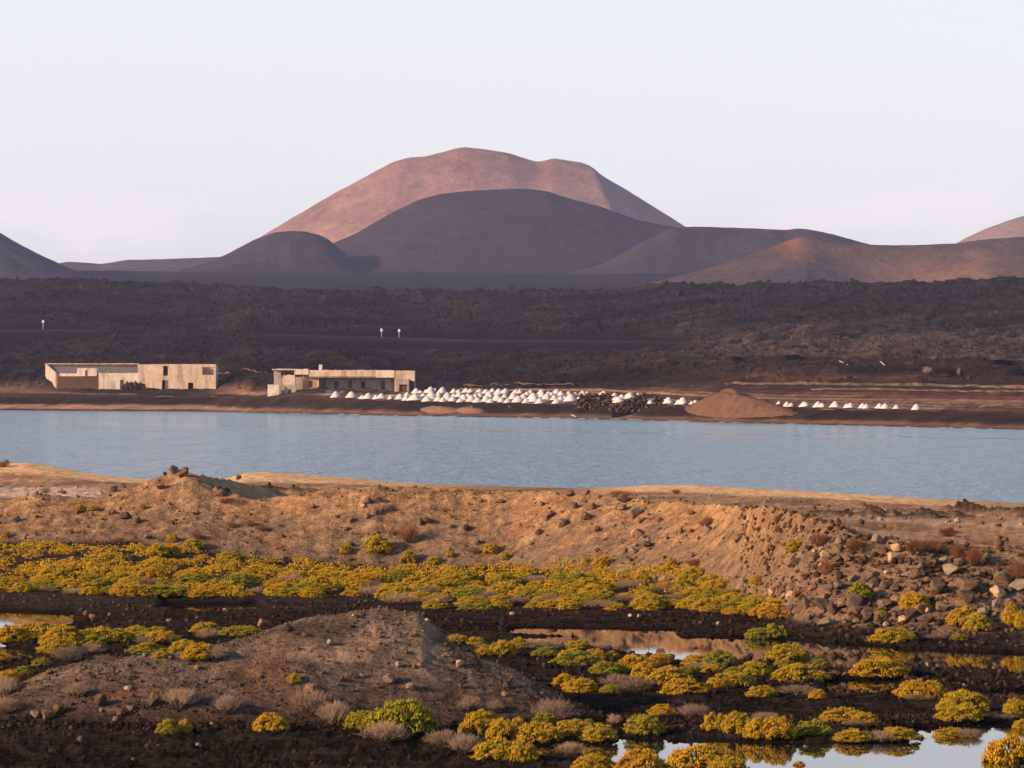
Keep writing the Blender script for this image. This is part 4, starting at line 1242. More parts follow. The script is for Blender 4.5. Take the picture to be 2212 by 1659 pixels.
# ------------------------------------------------------------------ salt works
def pile_mesh(seed):
    rr = np.random.RandomState(seed)
    nseg, rings = 18, [(0.0, 1.0), (0.07, 0.965), (0.16, 0.84), (0.27, 0.60), (0.37, 0.34), (0.45, 0.12), (0.52, 0.0), (0.56, -0.12)]
    V = [(rr.randn() * 0.01, rr.randn() * 0.01, 1.0)]
    ax_, ay_ = rr.randn() * 0.02, rr.randn() * 0.02
    for (r, h) in rings[1:]:
        for s_ in range(nseg):
            a = 2 * math.pi * s_ / nseg
            q = r * (1 + 0.05 * math.sin(a * 2 + seed) + 0.04 * rr.randn())
            V.append((math.cos(a) * q + ax_ * (1 - h), math.sin(a) * q + ay_ * (1 - h), h + 0.012 * rr.randn()))
    Ft = [(0, 1 + s_, 1 + (s_ + 1) % nseg) for s_ in range(nseg)]
    for k in range(len(rings) - 2):
        b = 1 + k * nseg
        for s_ in range(nseg):
            t = (s_ + 1) % nseg
            Ft.append((b + s_, b + nseg + s_, b + nseg + t, b + t))
    me_ = mesh_from('salt_pile', V, Ft, True)
    me_.materials.append(M['salt'])
    return me_
pile_protos = [pile_mesh(i + 2) for i in range(6)]
def far_crop(k, cx, cy):
    return {'B': (540 + cx / 5.12, 756 + cy / 5.12), 'C': (864 + cx / 4.551, 810 + cy / 4.551), 'D': (1242 + cx / 4.551, 810 + cy / 4.551), 'E': (1566 + cx / 3.4247, 745.3 + cy / 3.4247)}[k]
CS = {'B': 5.12, 'C': 4.551, 'D': 4.551, 'E': 3.4247}
piles = {
 'B': "950,530,115 1125,537,135 1245,540,75 1310,540,110 1395,542,85 1455,540,110 1555,545,78 1660,545,112",
 'C': "60,250,90 105,250,70 150,247,120 70,202,58 265,258,105 310,240,135 375,255,90 425,263,82 465,252,130 520,257,92 590,266,82 625,252,105 700,261,105 765,269,100 745,240,110 850,263,100 890,271,82 955,255,125 1000,266,84 1060,273,82 "
      "1165,267,112 1240,274,80 1320,264,100 1375,277,92 1540,279,92 1680,258,130 1580,252,85 1520,246,100 1620,245,80 1760,245,70 230,211,60 380,212,75 530,212,60 585,217,95 670,216,62 790,217,72 880,226,110 1030,227,75 1215,232,95 1120,236,120 1310,237,125 1450,239,120 "
      "160,177,85 200,176,52 305,177,105 255,166,50 420,176,105 345,152,40 530,171,75 575,173,55 650,172,85 695,171,66 780,170,64 845,179,72 910,166,62 970,193,105 1010,184,60 1040,182,84 1140,191,92 1180,179,62 1250,200,84 1285,182,64 1390,192,84 1400,215,90 1460,191,52 1490,202,74 "
      "1540,193,94 1582,201,84 1660,202,92 1725,201,62 1795,207,104 1840,190,54 1975,192,42 2005,192,64",
 'D': "390,206,66 430,275,115 400,250,80 515,212,64 560,213,74 540,232,105 460,235,80 620,192,34 648,192,28 740,286,68 920,284,105 885,265,60 1015,292,74 1060,292,116 1150,292,60 1185,278,66",
 'E': "400,442,40 460,463,62 493,459,52 585,466,72 600,461,56 690,468,76 718,466,60 815,470,76 930,471,70 903,470,52 1020,473,66 1046,472,56 1145,475,66 1185,474,66 1268,477,56 1415,481,76",
}
PL = {'B': ('white salt cone in the front row below the porch house', 'salt piles in front of the porch house'),
      'C': ('white salt cone in the crowded rows between porch house and ruin', 'salt piles crowded between porch house and ruin'),
      'D': ('white salt cone between the stone ruin and the sand heap', 'salt piles between the ruin and the sand heap'),
      'E': ('white salt cone in the single row beyond the sand heap', 'salt piles in the row beyond the sand heap')}
for k, txt in piles.items():
    for item in txt.split():
        cx, cy, cw = (float(q) for q in item.split(','))
        u, v = far_crop(k, cx, cy)
        x, y, z = far.hit(u, v)
        w = cw / CS[k] * y / FU * 1.06
        y += 0.5 * w
        o = link('salt_pile', R.choice(pile_protos))
        o.location = (x_at(u, y), y, far.height(u, y) - 0.04)
        o.scale = (w, w, w * R.uniform(0.44, 0.53))
        o.rotation_euler = (0, 0, R.uniform(0, 6.28))
        lab, gr = PL[k]
        if k == 'C':
            row = 'front row' if cy > 240 else 'middle rows' if cy > 208 else 'back row'
            nb_ = 'near the porch house' if cx < 640 else 'half way to the stone ruin' if cx < 1300 else 'near the stone ruin'
            lab = ('broad' if cw >= 105 else 'slim' if cw < 64 else 'plain') + ' white salt cone in the ' + row + ', ' + nb_
        if k == 'B' and cx == 950:
            lab = 'lone white salt cone at the house end of the front row'
        if k == 'E' and cx == 1415:
            lab = 'last white salt cone at the far end of the single row'
        if k == 'D' and cx == 740:
            lab = 'white salt cone showing through the gap of the stone ruin'
        tag(o, lab, 'salt pile', gr)

ysh = lambda u: float(np.interp(u, U2, ys))
def heap(name, label, u_left, u_top, u_right, v_top, y_top, ry, mat, lump=0.12, seed=0):
    """A tipped heap lying on the far terrain, its foot following the ground."""
    off0 = y_top - ysh(u_top)
    xt = x_at(u_top, y_top)
    zt = z_at(v_top, y_top)
    zg = far.height(u_top, y_top)
    hgt = zt - zg
    us = np.linspace(u_left - 6, u_right + 6, 84)
    of = np.linspace(off0 - ry * 1.08, off0 + ry * 1.08, 56)
    Uh, Oh = np.meshgrid(us, of)
    Y = np.interp(Uh, U2, ys) + Oh
    X = (Uh - CU) * Y / FU
    T = np.array([[far.height(Uh[i, j], Y[i, j]) for j in range(84)] for i in range(56)])
    r = np.hypot((Uh - u_top) / np.where(Uh < u_top, u_top - u_left, u_right - u_top), (Oh - off0) / ry) * (1 + 0.10 * fbm(X * 0.25 + seed, Y * 0.25, 3))
    prof = np.clip(1 - r, -0.2, 1)
    prof = np.where(prof > 0, 0.55 * prof + 0.45 * np.sin(prof * np.pi / 2) ** 1.1, prof)
    n_ = lump * (fbm(X * 0.8 + seed, Y * 0.8, 4) + 0.8 * ridged(X * 0.4 + seed, Y * 0.4, 3)) * sstep(0.0, 0.2, prof)
    Z = T + hgt * prof + n_ - 0.02
    me_ = mesh_np(name, np.stack([X - xt, Y - y_top, Z - zg], -1).reshape(-1, 3), grid_faces(56, 84), True)
    o_ = link(name, me_, mat)
    o_.location = (xt, y_top, zg)
    tag(o_, label, 'heap')
    return o_
heap('sand_heap', 'big brown sand heap on the shore beside the salt cones', 1480, 1562, 1722, 848, ysh(1580) + 26, 9.5, M['sand_heap'], 0.25)
heap('gravel_heap', 'longer low pinkish gravel heap on the shore below the salt cones', 905, 945, 992, 879, ysh(945) + 15, 5.0, M['gravel_heap'], 0.08, 3)
heap('gravel_heap', 'shorter low pinkish gravel heap beside the white marker stone', 984, 1012, 1046, 880, ysh(1012) + 15, 4.5, M['gravel_heap'], 0.08, 5)
heap('spoil_heap', 'brown earth heap between the two ruined houses', 440, 500, 600, 814, 1016.0, 11.0, M['gravel_heap'], 0.2, 8)
heap('spoil_heap', 'pale spoil heap on the terrace above the big sand heap', 1518, 1580, 1612, 838.5, ysh(1570) + 66, 5.0, M['sand_heap'], 0.08, 11)

# ------------------------------------------------------------------ houses
def thing(name, label, cat, loc, group=None):
    o_ = bpy.data.objects.new(name, None)
    C.objects.link(o_)
    o_.location = loc
    o_.empty_display_size = 0.5
    tag(o_, label, cat, group)
    return o_

def box(name, parent, mat, x0, x1, y0, y1, z0, z1, jag=0.0):
    L = parent.matrix_basis.translation if parent else Vector((0, 0, 0))
    if parent is not None and parent.parent is not None:
        L = parent.parent.matrix_basis.translation + L
    xs = np.linspace(x0, x1, 2 + (int((x1 - x0) / 0.6) if jag else 0))
    nx = len(xs)
    rj = np.random.RandomState(int(abs(x0 * 131 + z1 * 17)) % 9999)
    top = z1 - (jag * rj.rand(nx) if jag else np.zeros(nx))
    V = []
    for yy in (y0, y1):
        for i in range(nx):
            V.append((xs[i], yy, z0))
        for i in range(nx):
            V.append((xs[i], yy, top[i]))
    V = np.array(V) - np.array(L[:])
    Ft = []
    o2 = 2 * nx
    for i in range(nx - 1):
        Ft += [(i, i + 1, nx + i + 1, nx + i), (o2 + i + 1, o2 + i, o2 + nx + i, o2 + nx + i + 1),
               (nx + i, nx + i + 1, o2 + nx + i + 1, o2 + nx + i), (i + 1, i, o2 + i, o2 + i + 1)]
    Ft += [(0, nx, o2 + nx, o2), (nx - 1, o2 + nx - 1, o2 + 2 * nx - 1, 2 * nx - 1)]
    return link(name, mesh_from(name, V, Ft), mat, parent)

def wall(name, parent, mat, x0, x1, z0, z1, y, th, openings=()):
    """Upright wall facing the lagoon with real openings and reveals."""
    L = parent.matrix_basis.translation
    xs = sorted({x0, x1, *[o[0] for o in openings], *[o[1] for o in openings]})
    zs = sorted({z0, z1, *[o[2] for o in openings], *[o[3] for o in openings]})
    xs = [q for q in xs if x0 <= q <= x1]
    zs = [q for q in zs if z0 <= q <= z1]
    def solid(i, k):
        if i < 0 or k < 0 or i >= len(xs) - 1 or k >= len(zs) - 1:
            return False
        mx, mz = (xs[i] + xs[i + 1]) / 2, (zs[k] + zs[k + 1]) / 2
        return not any(o[0] < mx < o[1] and o[2] < mz < o[3] for o in openings)
    V, Ft = [], []
    def quad(*p):
        b = len(V)
        V.extend([(q[0] - L[0], q[1] - L[1], q[2] - L[2]) for q in p])
        Ft.append((b, b + 1, b + 2, b + 3))
    yb_ = y + th
    for i in range(len(xs) - 1):
        for k in range(len(zs) - 1):
            if not solid(i, k):
                continue
            a, b, c, d = xs[i], xs[i + 1], zs[k], zs[k + 1]
            quad((a, y, c), (b, y, c), (b, y, d), (a, y, d))
            quad((b, yb_, c), (a, yb_, c), (a, yb_, d), (b, yb_, d))
            if not solid(i - 1, k):
                quad((a, yb_, c), (a, y, c), (a, y, d), (a, yb_, d))
            if not solid(i + 1, k):
                quad((b, y, c), (b, yb_, c), (b, yb_, d), (b, y, d))
            if not solid(i, k + 1):
                quad((a, y, d), (b, y, d), (b, yb_, d), (a, yb_, d))
            if not solid(i, k - 1):
                quad((a, yb_, c), (b, yb_, c), (b, y, c), (a, y, c))
    return link(name, mesh_from(name, V, Ft), mat, parent)

# two storey ruin
Y1 = 1000.0
ax = lambda c: x_at(c / 4.0, Y1)
az = lambda c: z_at(745.3 + c / 4.0, Y1)
hb = far.height(400, Y1)
h1 = thing('ruined_house', 'cream two storey ruined house with flat top and open upper corner', 'house', (ax(1530), Y1 + 4, az(388)))
fl = az(388) - 1.0
wall('wall', h1, M['plaster'], ax(1315), ax(1865), fl, az(165), Y1, 0.55,
     [(ax(1410), ax(1450), az(265), az(186)), (ax(1400), ax(1455), az(384), az(305)), (ax(1625), ax(1670), az(387), az(325)), (ax(1748), ax(1845), az(257), az(196))])
wall('wall', h1, M['plaster'], ax(1190), ax(1315), fl, az(167), Y1 + 0.18, 0.5)
box('wall', h1, M['plaster'], ax(1865) - 0.5, ax(1865) - 0.004, Y1 + 0.56, Y1 + 8, fl, az(168), 0.2)
box('wall', h1, M['plaster'], ax(1190) + 0.004, ax(1190) + 0.5, Y1 + 0.69, Y1 + 8, fl, az(166))
box('wall', h1, M['plaster'], ax(1190) + 0.51, ax(1865) - 0.51, Y1 + 7.5, Y1 + 8.0, fl, az(166), 0.1)
box('wall', h1, M['plaster_g'], ax(1735), ax(1735) + 0.4, Y1 + 0.56, Y1 + 7.4, fl, az(185), 0.2)
box('roof', h1, M['concrete'], ax(1190) + 0.52, ax(1735) - 0.02, Y1 + 0.7, Y1 + 7.48, az(182), az(176))
box('floor', h1, M['wood'], ax(1190) + 0.52, ax(1865) - 0.52, Y1 + 0.7, Y1 + 7.48, az(295), az(285))
dr = box('door', h1, M['door_grey'], ax(1426), ax(1454), Y1 + 0.25, Y1 + 0.33, az(384), az(306))
box('post', h1, M['wood'], ax(1772), ax(1778), Y1 + 0.2, Y1 + 0.32, az(257), az(196))
box('lintel', h1, M['wood'], ax(1400), ax(1460), Y1 - 0.05, Y1 + 0.2, az(186), az(180))
box('lintel', h1, M['wood'], ax(1744), ax(1850), Y1 - 0.03, Y1 + 0.2, az(196), az(191))
w_ = box('wing', h1, M['plaster_w'], ax(850), ax(1190) - 0.01, Y1 + 0.6, Y1 + 5.0, fl - 0.3, az(240), 0.12)
box('doorway', h1, M['wood'], ax(1036), ax(1060), Y1 + 0.5, Y1 + 0.66, fl, az(300))

# water catchment with its hut
ct = thing('water_catchment', 'sloping walled rain catchment of grey concrete behind the cream house', 'catchment', (ax(800), Y1 + 20, az(270)))
def prism(name, parent, mat, pts_xz_front, pts_back):
    L = parent.location
    n_ = len(pts_xz_front)
    V = [tuple(np.array(p) - np.array(L[:])) for p in pts_xz_front + pts_back]
    Ft = [tuple(range(n_)), tuple(reversed(range(n_, 2 * n_)))] + [(i, n_ + i, n_ + (i + 1) % n_, (i + 1) % n_) for i in range(n_)]
    return link(name, mesh_from(name, V, Ft), mat, parent)
Ybk = Y1 + 30
kx = lambda c, Y: x_at(c / 4.0, Y)
kz = lambda c, Y: z_at(745.3 + c / 4.0, Y)
yf = Y1 + 6
z_low = 4.5
prism('slope', ct, M['concrete'], [(kx(490, yf), yf, z_low), (kx(1188, yf), yf, z_low), (kx(1188, yf), yf, kz(243, yf)), (kx(490, yf), yf, kz(247, yf))],
      [(kx(405, Ybk), Ybk, z_low), (kx(1200, Ybk), Ybk, z_low), (kx(1200, Ybk), Ybk, kz(190, Ybk)), (kx(405, Ybk), Ybk, kz(184, Ybk))])
box('back_wall', ct, M['ruin'], kx(390, Ybk + .1), kx(1200, Ybk + .1), Ybk + 0.05, Ybk + 0.6, z_low, kz(165, Ybk))
box('wall_cap', ct, M['plaster_w'], kx(389, Ybk + .1), kx(1200, Ybk + .1), Ybk - 0.02, Ybk + 0.65, kz(165, Ybk) - 0.02, kz(158, Ybk), 0.1)
prism('side_wall', ct, M['plaster_g'], [(kx(478, yf), yf + .05, z_low), (kx(489, yf), yf + .05, z_low), (kx(489, yf), yf + .05, kz(238, yf)), (kx(478, yf), yf + .05, kz(236, yf))],
      [(kx(393, Ybk), Ybk, z_low), (kx(404, Ybk), Ybk, z_low), (kx(404, Ybk), Ybk, kz(162, Ybk)), (kx(393, Ybk), Ybk, kz(160, Ybk))])
box('front_wall', ct, M['plaster_w'], kx(520, yf), kx(845, yf), yf - 0.4, yf - 0.02, kz(270, yf), kz(243, yf), 0.1)
box('footing', ct, M['sand_heap'], kx(500, yf), kx(848, yf), yf - 0.7, yf - 0.42, z_low - 0.5, kz(271, yf), 0.2)
yh = Y1 + 1.5
ht = thing('pump_hut', 'small cream hut with a narrow door at the catchment', 'hut', (kx(750, yh), yh + 2, kz(268, yh)))
wall('wall', ht, M['plaster_w'], kx(665, yh), kx(835, yh), kz(268, yh), kz(200, yh), yh, 0.3, [(kx(735, yh), kx(758, yh), kz(267, yh), kz(216, yh))])
box('wall', ht, M['plaster_w'], kx(665, yh) + .004, kx(665, yh) + .3, yh + .31, yh + 3.6, kz(268, yh), kz(201, yh))
box('wall', ht, M['plaster_w'], kx(835, yh) - .3, kx(835, yh) - .004, yh + .31, yh + 3.6, kz(268, yh), kz(201, yh))
box('roof', ht, M['plaster_w'], kx(665, yh) + .31, kx(835, yh) - .31, yh + .31, yh + 3.6, kz(210, yh), kz(204, yh))
box('door', ht, M['door_grey'], kx(742, yh), kx(757, yh), yh + 0.15, yh + 0.2, kz(266, yh), kz(217, yh))
box('footing', ht, M['sand_heap'], kx(655, yh), kx(850, yh), yh - 0.5, yh + 3.7, z_low - 0.6, kz(269, yh), 0.25)

# porch house
Y2 = 905.0
bx_ = lambda c: x_at(540 + c / 5.12, Y2)
bz = lambda c: z_at(756 + c / 5.12, Y2)
h2 = thing('porch_house', 'long low ruined house with deep shaded porch and red door', 'house', (bx_(1000), Y2 + 4, bz(472)))
f2 = bz(472) - 1.2
wall('wall', h2, M['plaster'], bx_(1598), bx_(1820), f2, bz(228), Y2, 0.5, [(bx_(1650), bx_(1738), bz(475), bz(384))])
box('wall', h2, M['plaster'], bx_(1820) - .5, bx_(1820) - .004, Y2 + .51, Y2 + 9, f2, bz(229))
box('wall', h2, M['plaster_w'], bx_(1598) + .004, bx_(1598) + .4, Y2 + .51, Y2 + 3.8, f2, bz(230))
box('roof', h2, M['plaster_g'], bx_(1598) + .41, bx_(1820) - .51, Y2 + .51, Y2 + 9, bz(246), bz(238))
dd = box('door', h2, M['door_red'], bx_(1652), bx_(1736), Y2 + .28, Y2 + .36, bz(475), bz(385))
box('lintel', h2, M['plaster_g'], bx_(1646), bx_(1758), Y2 - .12, Y2 + .2, bz(381), bz(320))
box('jamb', h2, M['plaster_g'], bx_(1739), bx_(1758), Y2 - .1, Y2 + .2, f2, bz(382))
box('buttress', h2, M['wall_dark'], bx_(1765), bx_(1815), Y2 - .7, Y2 - .02, f2, bz(330), 0.5)
yp = Y2 + 4.0
px2 = lambda c: x_at(540 + c / 5.12, yp)
pz2 = lambda c: z_at(756 + c / 5.12, yp)
wall('porch_wall', h2, M['plaster_g'], px2(745), px2(1600), f2, pz2(300), yp, 0.4,
     [(px2(800), px2(836), pz2(455), pz2(338)), (px2(935), px2(986), pz2(470), pz2(343)), (px2(1087), px2(1126), pz2(416), pz2(342)), (px2(1228), px2(1272), pz2(470), pz2(348)), (px2(1443), px2(1492), pz2(472), pz2(346))])
for (a, b, c, d) in ((801, 822, 454, 340), (960, 985, 470, 345), (1444, 1470, 470, 348)):
    box('door', h2, M['door_grey'], px2(a), px2(b), yp + 0.2, yp + 0.27, pz2(c), pz2(d))
wf = box('window', h2, M['wood'], px2(1087), px2(1126), yp + 0.2, yp + 0.26, pz2(416), pz2(342))
box('window_bar', h2, M['plaster_g'], px2(1104), px2(1109), yp + 0.14, yp + 0.19, pz2(416), pz2(342))
box('roof', h2, M['plaster_g'], bx_(655), bx_(1598) - .01, Y2 + .1, Y2 + 9, bz(304), bz(290))
box('parapet', h2, M['plaster'], bx_(652), bx_(1396), Y2 + .0, Y2 + .35, bz(292), bz(217), 0.15)
box('parapet', h2, M['plaster_w'], bx_(1396) + .01, bx_(1598) - .01, Y2 - .12, Y2 + .35, bz(305), bz(224))
box('parapet', h2, M['plaster_w'], bx_(490), bx_(650), Y2 - .1, Y2 + .35, bz(272), bz(217), 0.1)
box('roof', h2, M['plaster'], bx_(242), bx_(640), Y2 + .4, Y2 + 7, bz(222), bz(205), 0.15)
box('beam', h2, M['wood'], bx_(260), bx_(640), Y2 + .36, Y2 + .6, bz(232), bz(223))
ch = box('chimney', h2, M['plaster_w'], bx_(757), bx_(793), Y2 + 2.0, Y2 + 2.7, bz(292), bz(160))
box('chimney_cap', h2, M['wall_dark'], bx_(753), bx_(797), Y2 + 1.95, Y2 + 2.75, bz(159), bz(154))
box('back_wall', h2, M['plaster_g'], bx_(245), bx_(1598), Y2 + 8.6, Y2 + 8.98, f2, bz(292), 0.2)
box('pier', h2, M['plaster_g'], bx_(260), bx_(342), Y2 + 1.2, Y2 + 1.7, f2, bz(224))
box('wall', h2, M['plaster'], bx_(366), bx_(496), Y2 - .3, Y2 + .1, bz(382), bz(272), 0.25)
wall('wall', h2, M['plaster_g'], bx_(380), bx_(505), f2, bz(383), Y2 - .5, .5, [(bx_(420), bx_(456), bz(482), bz(416))])
box('wall', h2, M['plaster_w'], bx_(200), bx_(326), Y2 - 1.6, Y2 - .4, f2, bz(378), 0.2)
wall('wall', h2, M['ochre'], bx_(580), bx_(750), f2, bz(280), Y2 + 1.2, 0.4, [(bx_(640), bx_(692), bz(415), bz(340))])
box('wall', h2, M['plaster_g'], bx_(500), bx_(580) - .01, Y2 + 2.0, Y2 + 2.4, f2, bz(290), 0.3)
box('wall', h2, M['plaster_w'], bx_(746), bx_(758), Y2 + 1.1, Y2 + 4.0, f2, bz(290))
box('shutter', h2, M['door_grey'], bx_(642), bx_(690), Y2 + 1.4, Y2 + 1.46, bz(414), bz(341))

# dry stone ruin: rough walls of single stones
ruin_stone = [rock_mesh(900 + i, 12, 0.4) for i in range(4)]
for me_ in ruin_stone:
    me_.materials.append(M['ruin'])
def ruin(name, label, profile, v_foot, gaps_=(), th=0.8, size=0.55, seed=1):
    """profile: skyline points in the measuring frame."""
    f = curve(*profile)
    u0, u1 = profile[0], profile[-2]
    _, Yr, zr = far.hit((u0 + u1) / 2, v_foot)
    root = thing(name, label, 'ruin', (x_at((u0 + u1) / 2, Yr), Yr + th / 2, zr))
    rs_ = np.random.RandomState(seed)
    upm = FU / Yr
    k = 0
    xx = u0
    us = np.arange(u0, u1, size * upm * 0.9)
    # rubble core just inside the stones
    V, Ft = [], []
    for i, u in enumerate(np.linspace(u0, u1, 40)):
        blocked = any(a < u < b for a, b, _, _ in gaps_)
        t = z_at(float(f(u)), Yr) - 0.15 - zr
        if blocked:
            t = min([z_at(g[3], Yr) - zr for g in gaps_ if g[0] < u < g[1]])
        x = x_at(u, Yr) - root.location.x
        V += [(x, -0.2, -1.5), (x, -0.2, t), (x, 0.3, t), (x, 0.3, -1.5)]
        if i:
            b = 4 * i
            Ft += [(b - 4, b, b + 1, b - 3), (b - 3, b + 1, b + 2, b - 2), (b - 2, b + 2, b + 3, b - 1)]
    link('core', mesh_from('core', V, Ft), M['wall_dark'], root)
    for u in us:
        top = z_at(float(f(u)), Yr) - zr
        z = -0.4
        while z < top - 0.1:
            vv = CV + (CAM_H - (z + zr)) * FU / Yr
            if any(a < u < b and t_ < vv < b_ for a, b, t_, b_ in gaps_):
                z += size * 0.5
                continue
            s_ = size * rs_.uniform(0.6, 1.6)
            o_ = link('stone', ruin_stone[rs_.randint(4)], None, root)
            o_.location = (x_at(u, Yr) - root.location.x + rs_.uniform(-.3, .3), -th / 2 + rs_.uniform(-.25, .15), z + s_ * 0.3 + rs_.uniform(-.12, .12))
            o_.scale = (s_ * 1.15, s_ * rs_.uniform(0.9, 1.3), s_ * 0.8)
            o_.rotation_euler = (rs_.uniform(-.3, .3), rs_.uniform(-.3, .3), rs_.uniform(0, 6.28))
            z += s_ * 0.62
            k += 1
    return root
du = lambda c: 1242 + c / 4.551
dv = lambda c: 810 + c / 4.551
ruin('stone_ruin', 'roofless dark stone hut ruin with a doorway among salt cones', (du(30), dv(250), du(50), dv(200), du(120), dv(185), du(200), dv(190), du(250), dv(188), du(330), dv(192), du(356), dv(200)), dv(335), [(du(205), du(240), dv(215), dv(335))], seed=3)
ruin('stone_ruin', 'tumbled dark stone wall with a window gap before the sand heap', (du(362), dv(340), du(410), dv(275), du(450), dv(255), du(520), dv(235), du(600), dv(215), du(690), dv(180), du(760), dv(185), du(800), dv(190), du(850), dv(215), du(880), dv(290), du(930), dv(330)), dv(345),
     [(du(710), du(772), dv(215), dv(285))], seed=5)
ruin('stone_wall', 'low dark stone wall at the foot of the cream house', (265, 832, 272, 826, 290, 825, 310, 828, 320, 840), 842, (), seed=8, size=0.5)

# low walls of the salt pan terraces
def long_wall(name, label, pts, h, th, mat, seed=0):
    rs_ = np.random.RandomState(seed)
    P_ = []
    for (ua, va), (ub, vb) in zip(pts[:-1], pts[1:]):
        n_ = max(2, int(abs(ub - ua) / 9))
        for i in range(n_):
            t = i / n_
            P_.append((ua + (ub - ua) * t, va + (vb - va) * t))
    P_.append(pts[-1])
    um = P_[len(P_) // 2]
    x0, y0, z0 = far.hit(*um)
    V, Ft = [], []
    ylist = []
    for (u, v) in P_:
        ylist.append(far.hit(u, v)[1])
    ylist = smooth_curve(np.array(ylist), 4)
    for i, (u, v) in enumerate(P_):
        y = float(ylist[i])
        z = far.height(u, y)
        x = x_at(u, y)
        hh = h * (0.8 + 0.2 * math.sin(i * 0.37 + seed) * math.sin(i * 0.11) + rs_.uniform(-0.08, 0.08))
        V += [(x - x0, y - y0, z - z0 - 0.6), (x - x0, y - y0 + 0.05, z - z0 + hh), (x - x0, y - y0 + th, z - z0 + hh * rs_.uniform(.85, 1.05)), (x - x0, y - y0 + th + .1, z - z0 - 0.6)]
        if i:
            b = 4 * i
            Ft += [(b - 4, b, b + 1, b - 3), (b - 3, b + 1, b + 2, b - 2), (b - 2, b + 2, b + 3, b - 1)]
    o_ = link(name, mesh_from(name, V, Ft), mat)
    o_.location = (x0, y0, z0)
    tag(o_, label, 'wall')
    return o_
ev = lambda cx, cy: (1566 + cx / 3.4247, 745.3 + cy / 3.4247)
long_wall('terrace_wall', 'long pale stone terrace wall above the red salt pans', [ev(0, 292), ev(400, 292), ev(900, 296), ev(1500, 304), ev(2212, 322), ev(2500, 330)], 0.55, 1.2, M['wall_pale'], 1)
long_wall('terrace_wall', 'broken pale wall edging the lower red salt pans', [ev(640, 332), ev(1000, 330), ev(1700, 345), ev(2212, 352)], 0.4, 0.9, M['wall_pale'], 2)
long_wall('terrace_wall', 'pale low wall behind the crowded salt cones', [(1000, 832), (1084, 831), (1160, 830.5), (1240, 832)], 0.4, 0.9, M['wall_pale'], 3)
long_wall('terrace_wall', 'short pale wall at the end of the salt cone row', [ev(1600, 446), ev(1690, 448)], 0.4, 1.0, M['wall_pale'], 4)
long_wall('terrace_wall', 'pale wall pieces on the shore terrace beyond the last cone', [ev(1880, 449), ev(2180, 452)], 0.4, 1.0, M['wall_pale'], 5)
long_wall('terrace_wall', 'black stone retaining wall above the pale track', [(1424, 823), (1480, 823), (1543, 823)], 1.5, 0.8, M['wall_dark'], 6)
long_wall('terrace_wall', 'long black retaining wall under the scrub slope', [ev(-900, 104), ev(0, 112), ev(800, 118), ev(2212, 150), ev(2500, 158)], 1.1, 0.8, M['wall_dark'], 7)
long_wall('terrace_wall', 'black retaining wall beside the pale dead tree', [ev(1730, 228), ev(2212, 226)], 1.3, 0.8, M['wall_dark'], 8)
long_wall('terrace_wall', 'pale kerb wall along the shore by the cream house', [(0, 848), (110, 849), (205, 852), (300, 853)], 0.35, 0.8, M['wall_pale'], 9)

# road signs on the lava road
def road_sign(u, v_top, v_foot, label):
    c = far.col(u)
    Yr = float(np.interp(8.6, KF[:, c], YF[:, c]))
    zr = far.height(u, Yr)
    x = x_at(u, Yr)
    hgt = max((v_foot - v_top) * Yr / FU, 2.2)
    r_ = thing('road_sign', label, 'sign', (x, Yr, zr), 'road signs on the lava road')
    box('post', r_, M['steel'], x - 0.09, x + 0.09, Yr - .06, Yr + .06, zr - 0.4, zr + hgt - 0.3)
    bm_ = bmesh.new()
    bmesh.ops.create_cone(bm_, cap_ends=True, segments=24, radius1=0.5, radius2=0.5, depth=0.06, matrix=Matrix.Rotation(math.pi / 2, 4, 'X'))
    me_ = bpy.data.meshes.new('disc')
    bm_.to_mesh(me_)
    bm_.free()
    d_ = link('disc', me_, M['sign_white'], r_)
    d_.location = (0, -0.12, hgt - 0.5)
    d_.scale = (0.8, 1, 1)
road_sign(93, 692, 712, 'pale round road sign on a post, alone on the lava slope')
road_sign(824, 706, 724, 'pale oval road sign of a pair, the nearer to the houses')
road_sign(862, 709, 727, 'pale oval road sign of a pair, the one farther from the houses')

# odds and ends on the far side
def far_rock(k, u, v, wu, hu, label, group=None, name='boulder'):
    x, y, z = far.hit(u, v)
    rock(k, x, y, z - 0.1, wu * y / FU, hu * y / FU, label, group, name)
for i, (u, v, wu, hu) in enumerate(((1806, 722, 42, 20), (2050, 707, 30, 18), (2010, 690, 30, 14), (1290, 705, 28, 18), (1495, 618, 20, 12), (1470, 640, 26, 14), (740, 620, 16, 8))):
    far_rock('l', u, v, wu, hu, 'big dark lava boulder standing out of the clinker slope', 'big lava boulders')
far_rock('g', 1101, 883, 5, 12, 'white upright marker stone on the shore path', None, 'marker_stone')
far_rock('g', 1018, 880, 6, 8, 'pale stone beside the shorter gravel heap', None, 'marker_stone')
far_rock('g', 1649, 829, 7, 8, 'whitish stone cairn on the long terrace wall', None, 'cairn')
M['pipe'] = mat_noise('white_pipe', (0.36, 0.32, 0.28), (0.44, 0.40, 0.36), 1.0, 0.6)
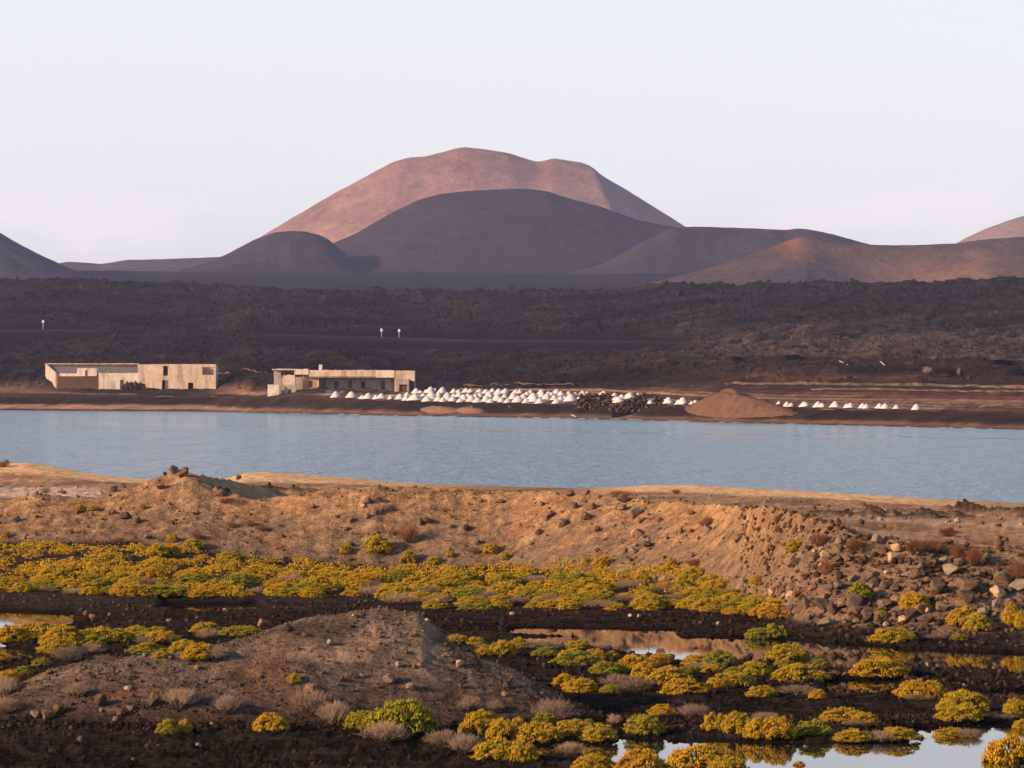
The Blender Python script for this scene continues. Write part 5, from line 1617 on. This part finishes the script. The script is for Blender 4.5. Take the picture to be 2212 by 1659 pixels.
def pipe(u0, v0, u1, v1, label):
    xa, ya, za = far.hit(u0, v0)
    xb, yb2, zb2 = far.hit(u1, v1)
    p, q = Vector((xa, ya, za + 0.25)), Vector((xb, yb2, zb2 + 0.25))
    V, Ft = [], []
    d_ = (q - p)
    n_ = 8
    s1 = d_.normalized().cross(Vector((0, 0, 1))).normalized()
    s2 = s1.cross(d_.normalized())
    for c in (Vector((0, 0, 0)), d_):
        for i in range(n_):
            a = 2 * math.pi * i / n_
            V.append(c + 0.09 * (math.cos(a) * s1 + math.sin(a) * s2))
    Ft = [(i, (i + 1) % n_, n_ + (i + 1) % n_, n_ + i) for i in range(n_)] + [tuple(reversed(range(n_))), tuple(range(n_, 2 * n_))]
    o_ = link('drain_pipe', mesh_from('drain_pipe', V, Ft), M['pipe'])
    o_.location = p
    tag(o_, label, 'pipe')
pipe(*ev(842, 124), *ev(908, 156), 'longer white pipe running down the black terrace wall')
pipe(*ev(1148, 130), *ev(1182, 158), 'shorter white pipe running down the black terrace wall')
pipe(*((864 + 1685 / 4.551), 810 + 404 / 4.551), 864 + 1730 / 4.551, 810 + 424 / 4.551, 'pale plank lying by the waterline below the ruin')
def far_bush(kind, u, v, wu, hu, label):
    x, y, z = far.hit(u, v)
    plant(kind, x, y, z - 0.05, wu * y / FU, hu * y / FU, label, None)
far_bush('D', *ev(1495, 212), 24, 15, 'pale bare dead tree on the upper black terrace')
far_bush('D', *ev(1728, 232), 9, 18, 'slim pale dead shrub at the end of the black hedge')
far_bush('K', *ev(1625, 232), 52, 19, 'wide dark hedge like shrub between the two dead shrubs')

# ------------------------------------------------------------------ air
hz = mesh_from('haze', [(x, y, z) for z in (-4, 345) for y in (-250, 9800) for x in (-7000, 7000)],
               [(0, 2, 3, 1), (4, 5, 7, 6), (0, 1, 5, 4), (2, 6, 7, 3), (0, 4, 6, 2), (1, 3, 7, 5)])
hm = bpy.data.materials.new('haze_air')
hm.use_nodes = True
hn, hl = hm.node_tree.nodes, hm.node_tree.links
hn.clear()
ho = hn.new('ShaderNodeOutputMaterial')
hv = hn.new('ShaderNodeVolumePrincipled')
hv.inputs['Color'].default_value = (0.60, 0.68, 1.0, 1)
hv.inputs['Density'].default_value = 0.00005
hv.inputs['Anisotropy'].default_value = 0.0
hl.new(hv.outputs[0], ho.inputs['Volume'])
tag(link('haze', hz, hm), 'thin blue evening haze over the lava plain', 'haze', kind='stuff')
